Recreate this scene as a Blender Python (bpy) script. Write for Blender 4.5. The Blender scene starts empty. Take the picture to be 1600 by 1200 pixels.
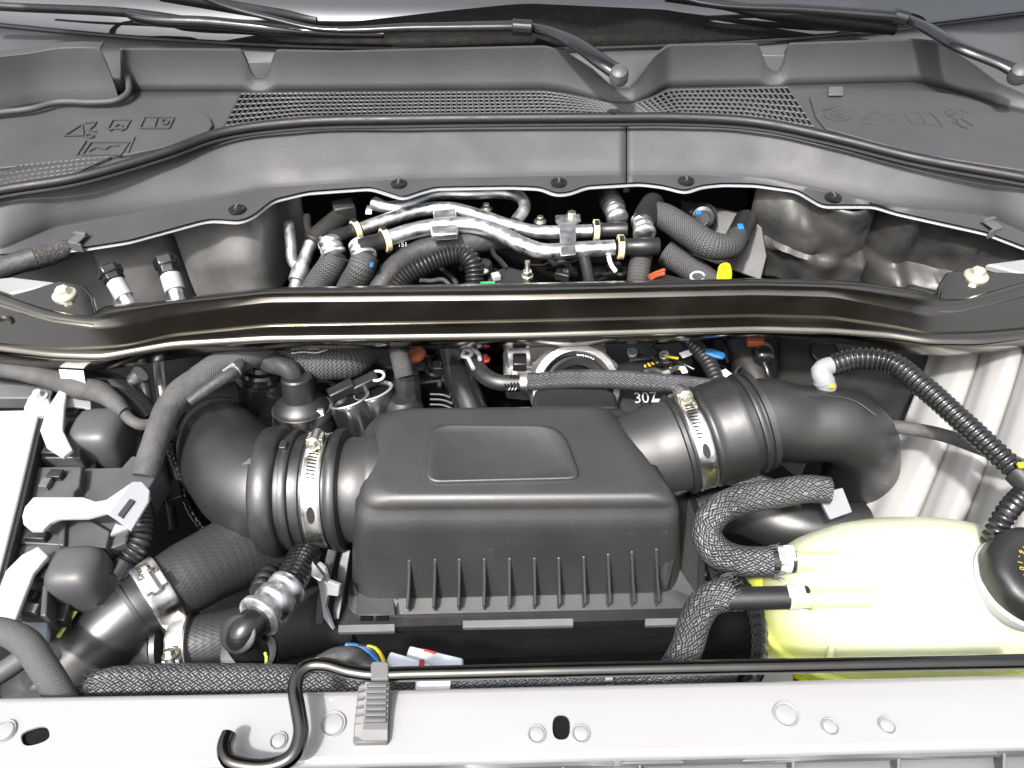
import bpy, bmesh, math, random
from mathutils import Vector, Matrix, noise

random.seed(11)
S = bpy.context.scene
COL = S.collection
V = Vector
PI = math.pi

# ---------------------------------------------------------------- camera, sky, sun, exposure
PITCH, ROLL, F = math.radians(45.0), math.radians(-1.1), 1202.0
CAM = V((0.0, -0.25, 0.65))
cam_data = bpy.data.cameras.new('camera')
cam_data.sensor_width = 36.0
cam_data.lens = 36.0 * F / 1600.0
cam_data.clip_start, cam_data.clip_end = 0.02, 200.0
cam = bpy.data.objects.new('camera', cam_data)
COL.objects.link(cam)
RM = Matrix.Rotation(PI / 2 - PITCH, 3, 'X') @ Matrix.Rotation(ROLL, 3, 'Z')
cam.matrix_world = Matrix.Translation(CAM) @ RM.to_4x4()
S.camera = cam

SUN_AZ, SUN_EL = math.radians(240.0), math.radians(58.0)   # azimuth of the sun seen from above, from +x
sun_dir = V((math.cos(SUN_AZ) * math.cos(SUN_EL), math.sin(SUN_AZ) * math.cos(SUN_EL), math.sin(SUN_EL)))
w = bpy.data.worlds.new('World'); S.world = w; w.use_nodes = True
nt = w.node_tree; nt.nodes.clear()
sky = nt.nodes.new('ShaderNodeTexSky'); sky.sky_type = 'NISHITA'; sky.sun_disc = False
sky.sun_elevation = SUN_EL; sky.sun_rotation = math.atan2(sun_dir.x, sun_dir.y)
sky.air_density = 1.0; sky.dust_density = 7.0; sky.ozone_density = 1.0
hs = nt.nodes.new('ShaderNodeHueSaturation'); hs.inputs['Saturation'].default_value = 0.30
bg = nt.nodes.new('ShaderNodeBackground'); bg.inputs['Strength'].default_value = 0.15
wo = nt.nodes.new('ShaderNodeOutputWorld')
nt.links.new(sky.outputs[0], hs.inputs['Color']); nt.links.new(hs.outputs[0], bg.inputs['Color']); nt.links.new(bg.outputs[0], wo.inputs[0])
sl = bpy.data.lights.new('sun', 'SUN'); sl.energy = 3.5; sl.angle = math.radians(3.5); sl.color = (1.0, 0.965, 0.92)
so = bpy.data.objects.new('sun', sl); COL.objects.link(so)
so.location = (-2, -2, 4); so.rotation_euler = sun_dir.to_track_quat('Z', 'Y').to_euler()
S.view_settings.view_transform = 'Standard'; S.view_settings.look = 'None'
S.view_settings.gamma = 1.0; S.view_settings.use_curve_mapping = False
S.view_settings.exposure = 1.0
S.render.engine = 'CYCLES'
S.render.resolution_x, S.render.resolution_y = 1024, 768

# ---------------------------------------------------------------- pixel directions to places
def ray(px, py):
    return RM @ V(((px - 800.0) / F, (600.0 - py) / F, -1.0))
def at(px, py, z):
    d = ray(px, py); return CAM + d * ((z - CAM.z) / d.z)
def aty(px, py, y):
    d = ray(px, py); return CAM + d * ((y - CAM.y) / d.y)
FWD = RM @ V((0, 0, -1))
def mpx(p):
    return (V(p) - CAM).dot(FWD) / F
def P3(p):
    return V(p) if isinstance(p, Vector) else at(p[0], p[1], p[2])

# ---------------------------------------------------------------- materials
MATS = {}
def node(nt, t, **kw):
    n = nt.nodes.new(t)
    for k, v in kw.items():
        if k in n.inputs.keys() if hasattr(n.inputs, 'keys') else False: n.inputs[k].default_value = v
        else: setattr(n, k, v)
    return n
def mat(name, col, rough=0.5, metal=0.0, coat=0.0, var=0.15, vscale=18.0, grain=0.0, gscale=900.0, dust=0.0, rvar=0.1,
        sss=0.0, spec=0.5, trans=0.0, dustcol=(0.30, 0.29, 0.27), scratch=0.0, bumps=0.0, bscale=60.0):
    m = bpy.data.materials.new(name); m.use_nodes = True
    nt = m.node_tree; b = nt.nodes['Principled BSDF']; L = nt.links
    tc = nt.nodes.new('ShaderNodeTexCoord')
    geo = nt.nodes.new('ShaderNodeNewGeometry')
    n1 = nt.nodes.new('ShaderNodeTexNoise'); n1.inputs['Scale'].default_value = vscale; n1.inputs['Detail'].default_value = 5
    L.new(geo.outputs['Position'], n1.inputs['Vector'])
    r1 = nt.nodes.new('ShaderNodeMapRange'); r1.inputs[1].default_value = 0.3; r1.inputs[2].default_value = 0.7
    r1.inputs[3].default_value = 1 - var; r1.inputs[4].default_value = 1 + var
    L.new(n1.outputs['Fac'], r1.inputs[0])
    mx = nt.nodes.new('ShaderNodeMix'); mx.data_type = 'RGBA'; mx.blend_type = 'MULTIPLY'
    mx.inputs[0].default_value = 1.0; mx.inputs[6].default_value = (*col, 1)
    L.new(r1.outputs[0], mx.inputs[7])
    out = mx.outputs[2]
    if dust:
        n2 = nt.nodes.new('ShaderNodeTexNoise'); n2.inputs['Scale'].default_value = 420; n2.inputs['Detail'].default_value = 3
        L.new(geo.outputs['Position'], n2.inputs['Vector'])
        n3 = nt.nodes.new('ShaderNodeTexNoise'); n3.inputs['Scale'].default_value = 9; n3.inputs['Detail'].default_value = 4
        L.new(geo.outputs['Position'], n3.inputs['Vector'])
        r2 = nt.nodes.new('ShaderNodeMapRange'); r2.inputs[1].default_value = 0.60; r2.inputs[2].default_value = 0.78; r2.inputs[4].default_value = dust
        L.new(n2.outputs['Fac'], r2.inputs[0])
        r3 = nt.nodes.new('ShaderNodeMapRange'); r3.inputs[1].default_value = 0.42; r3.inputs[2].default_value = 0.72; r3.inputs[3].default_value = 0.15
        L.new(n3.outputs['Fac'], r3.inputs[0])
        ml = nt.nodes.new('ShaderNodeMath'); ml.operation = 'MULTIPLY'
        L.new(r2.outputs[0], ml.inputs[0]); L.new(r3.outputs[0], ml.inputs[1])
        m2 = nt.nodes.new('ShaderNodeMix'); m2.data_type = 'RGBA'; m2.inputs[7].default_value = (*dustcol, 1)
        L.new(ml.outputs[0], m2.inputs[0]); L.new(out, m2.inputs[6]); out = m2.outputs[2]
    L.new(out, b.inputs['Base Color'])
    r4 = nt.nodes.new('ShaderNodeMapRange'); r4.inputs[1].default_value = 0.3; r4.inputs[2].default_value = 0.7
    r4.inputs[3].default_value = max(0.0, rough - rvar * rough); r4.inputs[4].default_value = min(1, rough + rvar)
    n4 = nt.nodes.new('ShaderNodeTexNoise'); n4.inputs['Scale'].default_value = vscale * 2.3; n4.inputs['Detail'].default_value = 6
    L.new(geo.outputs['Position'], n4.inputs['Vector']); L.new(n4.outputs['Fac'], r4.inputs[0]); L.new(r4.outputs[0], b.inputs['Roughness'])
    b.inputs['Metallic'].default_value = metal
    b.inputs['Coat Weight'].default_value = coat; b.inputs['Coat Roughness'].default_value = 0.04
    b.inputs['Specular IOR Level'].default_value = spec
    if trans: b.inputs['Transmission Weight'].default_value = trans
    if sss:
        b.inputs['Subsurface Weight'].default_value = sss; b.inputs['Subsurface Scale'].default_value = 0.02
        b.inputs['Subsurface Radius'].default_value = (1, 1, 0.6)
    if grain or bumps:
        prev = None
        for st, sc, ds in ((bumps, bscale, 0.002), (grain, gscale, 0.0006)):
            if not st: continue
            ng = nt.nodes.new('ShaderNodeTexNoise'); ng.inputs['Scale'].default_value = sc; ng.inputs['Detail'].default_value = 2
            L.new(geo.outputs['Position'], ng.inputs['Vector'])
            bp = nt.nodes.new('ShaderNodeBump'); bp.inputs['Strength'].default_value = st; bp.inputs['Distance'].default_value = ds
            L.new(ng.outputs['Fac'], bp.inputs['Height'])
            if prev: L.new(prev.outputs[0], bp.inputs['Normal'])
            prev = bp
        L.new(prev.outputs[0], b.inputs['Normal'])
    MATS[name] = m
    return m

def math_node(nt, op, a, b=None, c=None):
    n = nt.nodes.new('ShaderNodeMath'); n.operation = op
    for i, x in enumerate((a, b, c)):
        if x is None: continue
        if isinstance(x, (int, float)): n.inputs[i].default_value = x
        else: nt.links.new(x, n.inputs[i])
    return n.outputs[0]

def braid_mat(name, dark, light, N=9, along=0.55, rough=0.38, strands=3, bump=0.6, fine=False):
    """woven sleeve: two sets of strands running round the hose, crossing over and under (uv: u round, v along)"""
    m = bpy.data.materials.new(name); m.use_nodes = True
    nt = m.node_tree; b = nt.nodes['Principled BSDF']; L = nt.links
    uv = nt.nodes.new('ShaderNodeUVMap'); sp = nt.nodes.new('ShaderNodeSeparateXYZ'); L.new(uv.outputs[0], sp.inputs[0])
    u = math_node(nt, 'MULTIPLY', sp.outputs[0], float(N)); v = math_node(nt, 'MULTIPLY', sp.outputs[1], N * along)
    nz = nt.nodes.new('ShaderNodeTexNoise'); nz.inputs['Scale'].default_value = 45
    geo = nt.nodes.new('ShaderNodeNewGeometry'); L.new(geo.outputs['Position'], nz.inputs['Vector'])
    jit = math_node(nt, 'MULTIPLY', math_node(nt, 'SUBTRACT', nz.outputs['Fac'], 0.5), 1.1)
    p = math_node(nt, 'ADD', math_node(nt, 'ADD', u, v), jit); q = math_node(nt, 'ADD', math_node(nt, 'SUBTRACT', u, v), jit)
    chk = math_node(nt, 'MODULO', math_node(nt, 'ADD', math_node(nt, 'FLOOR', p), math_node(nt, 'ADD', math_node(nt, 'FLOOR', q), 1000.0)), 2.0)
    k = math_node(nt, 'GREATER_THAN', chk, 0.5)
    def strand(x):
        f = math_node(nt, 'FRACT', math_node(nt, 'ADD', x, 1000.0))
        wv = math_node(nt, 'ABSOLUTE', math_node(nt, 'SINE', math_node(nt, 'MULTIPLY', f, PI * strands)))
        hump = math_node(nt, 'SINE', math_node(nt, 'MULTIPLY', f, PI))
        return wv, hump
    a1, h1 = strand(p); a2, h2 = strand(q)
    # over strand p, humped along q, and the other way round
    H1 = math_node(nt, 'MULTIPLY', a1, math_node(nt, 'POWER', h2, 0.5)); H2 = math_node(nt, 'MULTIPLY', a2, math_node(nt, 'POWER', h1, 0.5))
    mixh = nt.nodes.new('ShaderNodeMix'); mixh.data_type = 'FLOAT'
    L.new(k, mixh.inputs[0]); L.new(H1, mixh.inputs[2]); L.new(H2, mixh.inputs[3])
    h = mixh.outputs[0]
    cr = nt.nodes.new('ShaderNodeValToRGB'); cr.color_ramp.elements[0].color = (*dark, 1); cr.color_ramp.elements[1].color = (*light, 1)
    cr.color_ramp.elements[0].position = 0.25; cr.color_ramp.elements[1].position = 0.95
    n5 = nt.nodes.new('ShaderNodeTexNoise'); n5.inputs['Scale'].default_value = 28; n5.inputs['Detail'].default_value = 4; L.new(geo.outputs['Position'], n5.inputs['Vector'])
    hv = math_node(nt, 'MULTIPLY', h, math_node(nt, 'ADD', math_node(nt, 'MULTIPLY', n5.outputs['Fac'], 1.3), 0.3))
    L.new(hv, cr.inputs[0]); L.new(cr.outputs[0], b.inputs['Base Color'])
    b.inputs['Roughness'].default_value = rough
    bp = nt.nodes.new('ShaderNodeBump'); bp.inputs['Strength'].default_value = bump; bp.inputs['Distance'].default_value = 0.0015
    L.new(h, bp.inputs['Height']); L.new(bp.outputs[0], b.inputs['Normal'])
    MATS[name] = m; return m

def weave_mat(name, col, light, nu=14.0, nv=14.0, rough=0.75, bump=0.5):
    """cloth-wrapped rubber: fine rows round and along (uv)"""
    m = bpy.data.materials.new(name); m.use_nodes = True
    nt = m.node_tree; b = nt.nodes['Principled BSDF']; L = nt.links
    uv = nt.nodes.new('ShaderNodeUVMap'); sp = nt.nodes.new('ShaderNodeSeparateXYZ'); L.new(uv.outputs[0], sp.inputs[0])
    geo = nt.nodes.new('ShaderNodeNewGeometry'); nz = nt.nodes.new('ShaderNodeTexNoise'); nz.inputs['Scale'].default_value = 35
    L.new(geo.outputs['Position'], nz.inputs['Vector'])
    j = math_node(nt, 'MULTIPLY', nz.outputs['Fac'], 2.0)
    a = math_node(nt, 'SINE', math_node(nt, 'ADD', math_node(nt, 'MULTIPLY', sp.outputs[0], nu * 2 * PI), j))
    c = math_node(nt, 'SINE', math_node(nt, 'ADD', math_node(nt, 'MULTIPLY', sp.outputs[1], nv * 2 * PI), math_node(nt, 'MULTIPLY', a, 0.8)))
    h = math_node(nt, 'MULTIPLY', math_node(nt, 'ADD', math_node(nt, 'MULTIPLY', a, c), 1.0), 0.5)
    cr = nt.nodes.new('ShaderNodeValToRGB'); cr.color_ramp.elements[0].color = (*col, 1); cr.color_ramp.elements[1].color = (*light, 1)
    L.new(h, cr.inputs[0]); L.new(cr.outputs[0], b.inputs['Base Color']); b.inputs['Roughness'].default_value = rough
    bp = nt.nodes.new('ShaderNodeBump'); bp.inputs['Strength'].default_value = bump; bp.inputs['Distance'].default_value = 0.0012
    L.new(h, bp.inputs['Height']); L.new(bp.outputs[0], b.inputs['Normal'])
    MATS[name] = m; return m

def tape_mat(name, col, rough=0.7, nv=1.6):
    """cloth tape wound round a harness: slanted turns with wrinkles (uv)"""
    m = mat(name, col, rough, var=0.25, vscale=40, dust=0.35, bumps=0.7, bscale=90)
    nt = m.node_tree; L = nt.links; b = nt.nodes['Principled BSDF']
    uv = nt.nodes.new('ShaderNodeUVMap'); sp = nt.nodes.new('ShaderNodeSeparateXYZ'); L.new(uv.outputs[0], sp.inputs[0])
    f = math_node(nt, 'FRACT', math_node(nt, 'ADD', math_node(nt, 'MULTIPLY', sp.outputs[1], nv), sp.outputs[0]))
    bp = nt.nodes.new('ShaderNodeBump'); bp.inputs['Strength'].default_value = 0.7; bp.inputs['Distance'].default_value = 0.002
    L.new(f, bp.inputs['Height'])
    old = b.inputs['Normal'].links[0].from_socket
    L.new(old, bp.inputs['Normal']); L.new(bp.outputs[0], b.inputs['Normal'])
    return m

mat('cowl', (0.040, 0.040, 0.0435), 0.56, var=0.14, vscale=5, grain=0.4, gscale=1100, dust=0.22, rvar=0.12)
mat('cowl_dark', (0.020, 0.020, 0.021), 0.6, dust=0.12)
mat('rubber', (0.009, 0.009, 0.010), 0.48, dust=0.10)
mat('soft_rubber', (0.012, 0.012, 0.013), 0.42, dust=0.18, bumps=0.15, bscale=45)
mat('lid', (0.024, 0.024, 0.0245), 0.40, var=0.12, vscale=6, grain=0.3, gscale=1300, dust=0.24, rvar=0.10)
mat('plastic', (0.013, 0.013, 0.0135), 0.38, grain=0.2, dust=0.15)
mat('duct', (0.012, 0.012, 0.013), 0.38, var=0.10, vscale=8, grain=0.1, dust=0.12, bumps=0.08, bscale=30)
for k_, i_ in (('duct', 1.8), ('lid', 1.7), ('soft_rubber', 1.7)): MATS[k_].node_tree.nodes['Principled BSDF'].inputs['IOR'].default_value = i_
mat('grey_plastic', (0.085, 0.085, 0.088), 0.5, dust=0.10)
mat('light_grey', (0.22, 0.225, 0.24), 0.45, var=0.06)
mat('bar', (0.205, 0.192, 0.168), 0.12, metal=1.0, var=0.04, vscale=5, dust=0.10, rvar=0.15, bumps=0.02, bscale=160, dustcol=(0.4, 0.39, 0.36))
mat('bar_bolt', (0.78, 0.75, 0.62), 0.35, metal=0.75)
mat('white_paint', (0.24, 0.24, 0.246), 0.34, coat=0.6, var=0.03, vscale=4, dust=0.06, dustcol=(0.3, 0.28, 0.25))
mat('apron_paint', (0.26, 0.256, 0.252), 0.42, coat=0.3, var=0.05, vscale=7, bumps=0.12, bscale=25)
mat('white_plastic', (0.34, 0.34, 0.35), 0.4, var=0.02)
mat('scuffed', (0.034, 0.033, 0.032), 0.42, var=0.5, vscale=14, dust=0.3, bumps=1.0, bscale=22, dustcol=(0.3, 0.3, 0.3))
mat('primer', (0.14, 0.138, 0.135), 0.38, var=0.35, vscale=10, dust=0.3, bumps=0.5, bscale=20, dustcol=(0.35, 0.35, 0.35))
mat('dark_metal', (0.030, 0.029, 0.028), 0.45, metal=0.3, var=0.3, dust=0.15, bumps=0.3, bscale=40)
mat('void', (0.003, 0.003, 0.003), 0.8, var=0.4, spec=0.15)  # near black: the shade of deep gaps is put into the colour
mat('alu', (0.80, 0.80, 0.81), 0.30, metal=1.0, var=0.06, vscale=30, rvar=0.25, bumps=0.05, bscale=120)
mat('alu_dull', (0.52, 0.53, 0.54), 0.42, metal=1.0, var=0.15, vscale=30, rvar=0.2)
mat('cast', (0.58, 0.57, 0.56), 0.48, metal=1.0, var=0.15, vscale=40, grain=0.4, gscale=500)
mat('steel', (0.78, 0.77, 0.74), 0.22, metal=1.0, var=0.10, rvar=0.3)
mat('zinc', (0.74, 0.71, 0.60), 0.33, metal=1.0, var=0.15)
mat('black_chrome', (0.10, 0.097, 0.09), 0.13, metal=1.0, coat=0.3, var=0.1, dust=0.05)
mat('gloss_black', (0.010, 0.010, 0.011), 0.18, coat=0.3, dust=0.05)
mat('glass', (0.012, 0.013, 0.016), 0.03, var=0.0, rvar=0.0, coat=1.0)
MATS['glass'].node_tree.nodes['Principled BSDF'].inputs['IOR'].default_value = 2.1
mat('hood_liner', (0.040, 0.035, 0.028), 0.85, var=0.3, bumps=0.5, bscale=30)
mat('plug_plastic', (0.060, 0.060, 0.064), 0.42, grain=0.15, dust=0.12)
mat('dark_reflection', (0.004, 0.004, 0.004), 0.6, spec=0.1, dust=0.4, dustcol=(0.25, 0.2, 0.12))  # matte black for a dark reflection on the glass, with brown dust specks
mat('tank', (0.49, 0.52, 0.385), 0.30, var=0.06, vscale=9, sss=0.7, dust=0.5, bumps=0.12, bscale=22, dustcol=(0.22, 0.23, 0.14))
m_ = MATS['tank']; nt_ = m_.node_tree; b_ = nt_.nodes['Principled BSDF']          # coolant showing through the lower wall of the tank
g_ = nt_.nodes.new('ShaderNodeNewGeometry'); s_ = nt_.nodes.new('ShaderNodeSeparateXYZ'); nt_.links.new(g_.outputs['Position'], s_.inputs[0])
nz_ = nt_.nodes.new('ShaderNodeTexNoise'); nz_.inputs['Scale'].default_value = 14; nt_.links.new(g_.outputs['Position'], nz_.inputs['Vector'])
zz_ = math_node(nt_, 'ADD', s_.outputs[2], math_node(nt_, 'MULTIPLY', nz_.outputs['Fac'], 0.012))
r_ = nt_.nodes.new('ShaderNodeMapRange'); r_.inputs[1].default_value = -0.135; r_.inputs[2].default_value = -0.065; nt_.links.new(zz_, r_.inputs[0])
x_ = nt_.nodes.new('ShaderNodeMix'); x_.data_type = 'RGBA'; x_.inputs[6].default_value = (0.47, 0.51, 0.07, 1)
nt_.links.new(b_.inputs['Base Color'].links[0].from_socket, x_.inputs[7]); nt_.links.new(r_.outputs[0], x_.inputs[0]); nt_.links.new(x_.outputs[2], b_.inputs['Base Color'])
mat('tank_low', (0.52, 0.56, 0.07), 0.34, var=0.04, sss=0.6)
mat('coolant', (0.74, 0.76, 0.015), 0.35, sss=0.4, var=0.03)
mat('clear_neck', (0.54, 0.58, 0.28), 0.25, sss=0.6, var=0.03)
mat('beige', (0.68, 0.56, 0.33), 0.45, var=0.06)
mat('yellow', (0.50, 0.40, 0.01), 0.35, var=0.04)
mat('yellow_print', (0.50, 0.33, 0.02), 0.5)
mat('blue', (0.02, 0.16, 0.55), 0.4)
mat('sky_blue', (0.015, 0.10, 0.26), 0.4)
mat('orange', (0.28, 0.065, 0.025), 0.45)
mat('red', (0.28, 0.025, 0.02), 0.4)
mat('green', (0.04, 0.45, 0.10), 0.4)
mat('pink', (0.75, 0.05, 0.25), 0.4)
mat('connector_grey', (0.42, 0.46, 0.52), 0.42, var=0.05)
mat('paper', (0.80, 0.80, 0.84), 0.6, var=0.02)
mat('ink', (0.02, 0.02, 0.025), 0.6)
mat('white_print', (0.32, 0.32, 0.32), 0.5)
mat('foam', (0.035, 0.034, 0.034), 0.95, var=0.5, vscale=200, dust=0.9, bumps=1.0, bscale=400)
mat('clamp_white', (0.62, 0.64, 0.67), 0.32, metal=0.35, var=0.05)
tape_mat('tape', (0.055, 0.0545, 0.0545), 0.75)
tape_mat('tape_dark', (0.030, 0.030, 0.031), 0.6)
braid_mat('braid', (0.007, 0.007, 0.008), (0.115, 0.115, 0.125), N=15, along=0.62, strands=2, rough=0.36)
braid_mat('braid_fine', (0.010, 0.010, 0.011), (0.12, 0.12, 0.125), N=10, along=0.6, strands=2, rough=0.5)
weave_mat('cloth_hose', (0.022, 0.022, 0.023), (0.032, 0.032, 0.034), nu=46, nv=30, rough=0.48, bump=0.22)
weave_mat('knit', (0.008, 0.008, 0.009), (0.075, 0.075, 0.075), nu=26, nv=30, rough=0.6, bump=0.8)
weave_mat('knit_grey', (0.04, 0.04, 0.04), (0.10, 0.10, 0.10), nu=30, nv=36, rough=0.8, bump=0.6)

# ---------------------------------------------------------------- mesh helpers
def frame(axis, hint=V((0, 0, 1))):
    a = V(axis).normalized()
    if abs(a.dot(hint)) > 0.97: hint = V((1, 0, 0)) if abs(a.x) < 0.9 else V((0, 1, 0))
    x = hint.cross(a).normalized(); y = a.cross(x)
    return x, y, a            # y is the part of the hint across the axis

def catmull(pts, step):
    """pts: list of (Vector, r); resample a centripetal-like spline at about `step` metres"""
    if len(pts) == 2:
        a, b = pts; L = (b[0] - a[0]).length; n = max(1, int(L / step))
        return [(a[0].lerp(b[0], i / n), a[1] + (b[1] - a[1]) * i / n) for i in range(n + 1)]
    ex = [(pts[0][0] * 2 - pts[1][0], pts[0][1])] + list(pts) + [(pts[-1][0] * 2 - pts[-2][0], pts[-1][1])]
    out = []
    for i in range(1, len(ex) - 2):
        p0, p1, p2, p3 = (e[0] for e in ex[i - 1:i + 3])
        d1 = max((p2 - p1).length, 1e-6); d0 = max((p1 - p0).length, 1e-6); d2 = max((p3 - p2).length, 1e-6)
        m1 = ((p1 - p0) / d0 * d1 + (p2 - p1)) * 0.5; m2 = ((p3 - p2) / d2 * d1 + (p2 - p1)) * 0.5
        m1 = m1.normalized() * min(m1.length, d1 * 1.3); m2 = m2.normalized() * min(m2.length, d1 * 1.3)
        n = max(2, int(d1 / step))
        for k in range(n):
            t = k / n; t2, t3 = t * t, t * t * t
            out.append((p1 * (2 * t3 - 3 * t2 + 1) + m1 * (t3 - 2 * t2 + t) + p2 * (-2 * t3 + 3 * t2) + m2 * (t3 - t2),
                        ex[i][1] + (ex[i + 1][1] - ex[i][1]) * (t2 * (3 - 2 * t))))
    out.append((ex[-2][0], ex[-2][1]))
    return out

class MB:
    def __init__(s): s.v, s.f, s.uv = [], [], []
    def face(s, idx, uv=None):
        s.f.append(tuple(idx)); s.uv.append(uv)
    def add(s, verts, faces):
        o = len(s.v); s.v += [V(p) for p in verts]
        for f in faces: s.face([i + o for i in f])
        return s
    def obox(s, c, hx, hy, hz):
        c = V(c); vs = [c + hx * a + hy * b + hz * d for d in (-1, 1) for b in (-1, 1) for a in (-1, 1)]
        return s.add(vs, [(0, 2, 3, 1), (4, 5, 7, 6), (0, 1, 5, 4), (2, 6, 7, 3), (0, 4, 6, 2), (1, 3, 7, 5)])
    def box(s, c, sx, sy, sz, rz=0.0):
        r = Matrix.Rotation(rz, 3, 'Z')
        return s.obox(c, r @ V((sx / 2, 0, 0)), r @ V((0, sy / 2, 0)), V((0, 0, sz / 2)))
    def abox(s, c, axis, L, wdt, hgt, hint=V((0, 0, 1))):
        x, y, a = frame(axis, hint); return s.obox(c, a * (L / 2), x * (wdt / 2), y * (hgt / 2))
    def prism(s, poly, off, cap=True):
        n = len(poly); poly = [V(p) for p in poly]; off = V(off)
        nrm = V((0, 0, 0))
        for i in range(n): nrm += poly[i].cross(poly[(i + 1) % n])
        if nrm.dot(off) > 0: poly = poly[::-1]
        o = len(s.v); s.v += poly + [p + off for p in poly]
        s.face(range(o, o + n)); s.face(range(o + 2 * n - 1, o + n - 1, -1))
        for i in range(n):
            j = (i + 1) % n; s.face((o + j, o + i, o + n + i, o + n + j))
        return s
    def rings(s, rings, caps=True, closed=True):
        """loft closed loops of equal length"""
        n = len(rings[0]); o = len(s.v)
        for r in rings: s.v += [V(p) for p in r]
        for k in range(len(rings) - 1):
            for i in range(n if closed else n - 1):
                j = (i + 1) % n
                s.face((o + k * n + i, o + k * n + j, o + (k + 1) * n + j, o + (k + 1) * n + i))
        if caps and closed:
            s.face(range(o + n - 1, o - 1, -1)); e = o + (len(rings) - 1) * n; s.face(range(e, e + n))
        return s
    def lathe(s, o, axis, prof, n=28, hint=V((0, 0, 1)), caps=True, phase=0.0):
        x, y, a = frame(axis, hint); o = V(o)
        rr = []
        for r, h in prof:
            rr.append([o + a * h + (x * math.cos(phase + 2 * PI * i / n) + y * math.sin(phase + 2 * PI * i / n)) * max(r, 1e-5) for i in range(n)])
        return s.rings(rr, caps)
    def cyl(s, a, b, r, r2=None, n=20):
        a, b = V(a), V(b); return s.lathe(a, b - a, [(r, 0), (r if r2 is None else r2, (b - a).length)], n)
    def tube(s, pts, n=18, step=0.004, ring=None, amp=0.0, caps=True, flat=1.0, hint=None, wob=0.0, open_end=False, sq=False):
        """pts: [(Vector, r)] ; ring: pitch of corrugation in m; flat: squash across the first frame's y"""
        if ring: step = min(step, ring / 6.0)
        sm = catmull(pts, step)
        # even out the spacing
        L = [0.0]
        for i in range(1, len(sm)): L.append(L[-1] + (sm[i][0] - sm[i - 1][0]).length)
        tot = L[-1]; m = max(2, int(tot / step)); pos = []; j = 0
        for i in range(m + 1):
            d = tot * i / m
            while j < len(L) - 2 and L[j + 1] < d: j += 1
            t = (d - L[j]) / max(L[j + 1] - L[j], 1e-9)
            pos.append((sm[j][0].lerp(sm[j + 1][0], t), sm[j][1] + (sm[j + 1][1] - sm[j][1]) * t, d))
        T = [(pos[min(i + 1, m)][0] - pos[max(i - 1, 0)][0]).normalized() for i in range(m + 1)]
        x, y, _ = frame(T[0], hint or V((0, 0, 1)))
        o = len(s.v); r0 = sum(p[1] for p in pos) / len(pos)
        for i in range(m + 1):
            if i:
                q = T[i - 1].rotation_difference(T[i]); x = (q @ x).normalized(); x = (x - T[i] * x.dot(T[i])).normalized(); y = T[i].cross(x)
            p, r, d = pos[i]
            if ring:
                ph = (d / ring) % 1.0
                r = r * (1.0 - amp * (0.5 + 0.5 * math.cos(2 * PI * ph)) ** 1.6)
            for k in range(n):
                a = 2 * PI * k / n; rr = r
                if wob: rr *= 1 + wob * noise.noise(p * 55 + V((math.cos(a), math.sin(a), 0)) * 0.9)
                s.v.append(p + x * math.cos(a) * rr + y * math.sin(a) * rr * flat)
        for i in range(m):
            v0, v1 = pos[i][2] / (2 * PI * r0), pos[i + 1][2] / (2 * PI * r0)
            for k in range(n):
                k2 = (k + 1) % n
                s.face((o + i * n + k, o + i * n + k2, o + (i + 1) * n + k2, o + (i + 1) * n + k),
                       [(k / n, v0), ((k + 1) / n, v0), ((k + 1) / n, v1), (k / n, v1)])
        if caps:
            s.face(range(o + n - 1, o - 1, -1)); e = o + m * n; s.face(range(e, e + n))
        return s
    def grid(s, rows):
        n = len(rows[0]); o = len(s.v)
        for r in rows: s.v += [V(p) for p in r]
        for j in range(len(rows) - 1):
            for i in range(n - 1):
                s.face((o + j * n + i, o + j * n + i + 1, o + (j + 1) * n + i + 1, o + (j + 1) * n + i))
        return s
    def blob(s, c, hx, hy, hz, e=2.0, n=24, m=14):
        """superellipsoid with half axes hx, hy, hz"""
        c = V(c); rings = []
        sg = lambda v, p: math.copysign(abs(v) ** p, v)
        for j in range(1, m):
            t = -PI / 2 + PI * j / m
            rings.append([c + hz * sg(math.sin(t), 2 / e) + (hx * sg(math.cos(2 * PI * i / n), 2 / e) + hy * sg(math.sin(2 * PI * i / n), 2 / e)) * sg(math.cos(t), 2 / e) for i in range(n)])
        o = len(s.v); s.rings(rings, caps=False); b = len(s.v); s.v += [c - hz, c + hz]
        for i in range(n):
            j = (i + 1) % n; s.face((b, o + j, o + i)); e0 = o + (m - 2) * n; s.face((b + 1, e0 + i, e0 + j))
        return s

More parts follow.
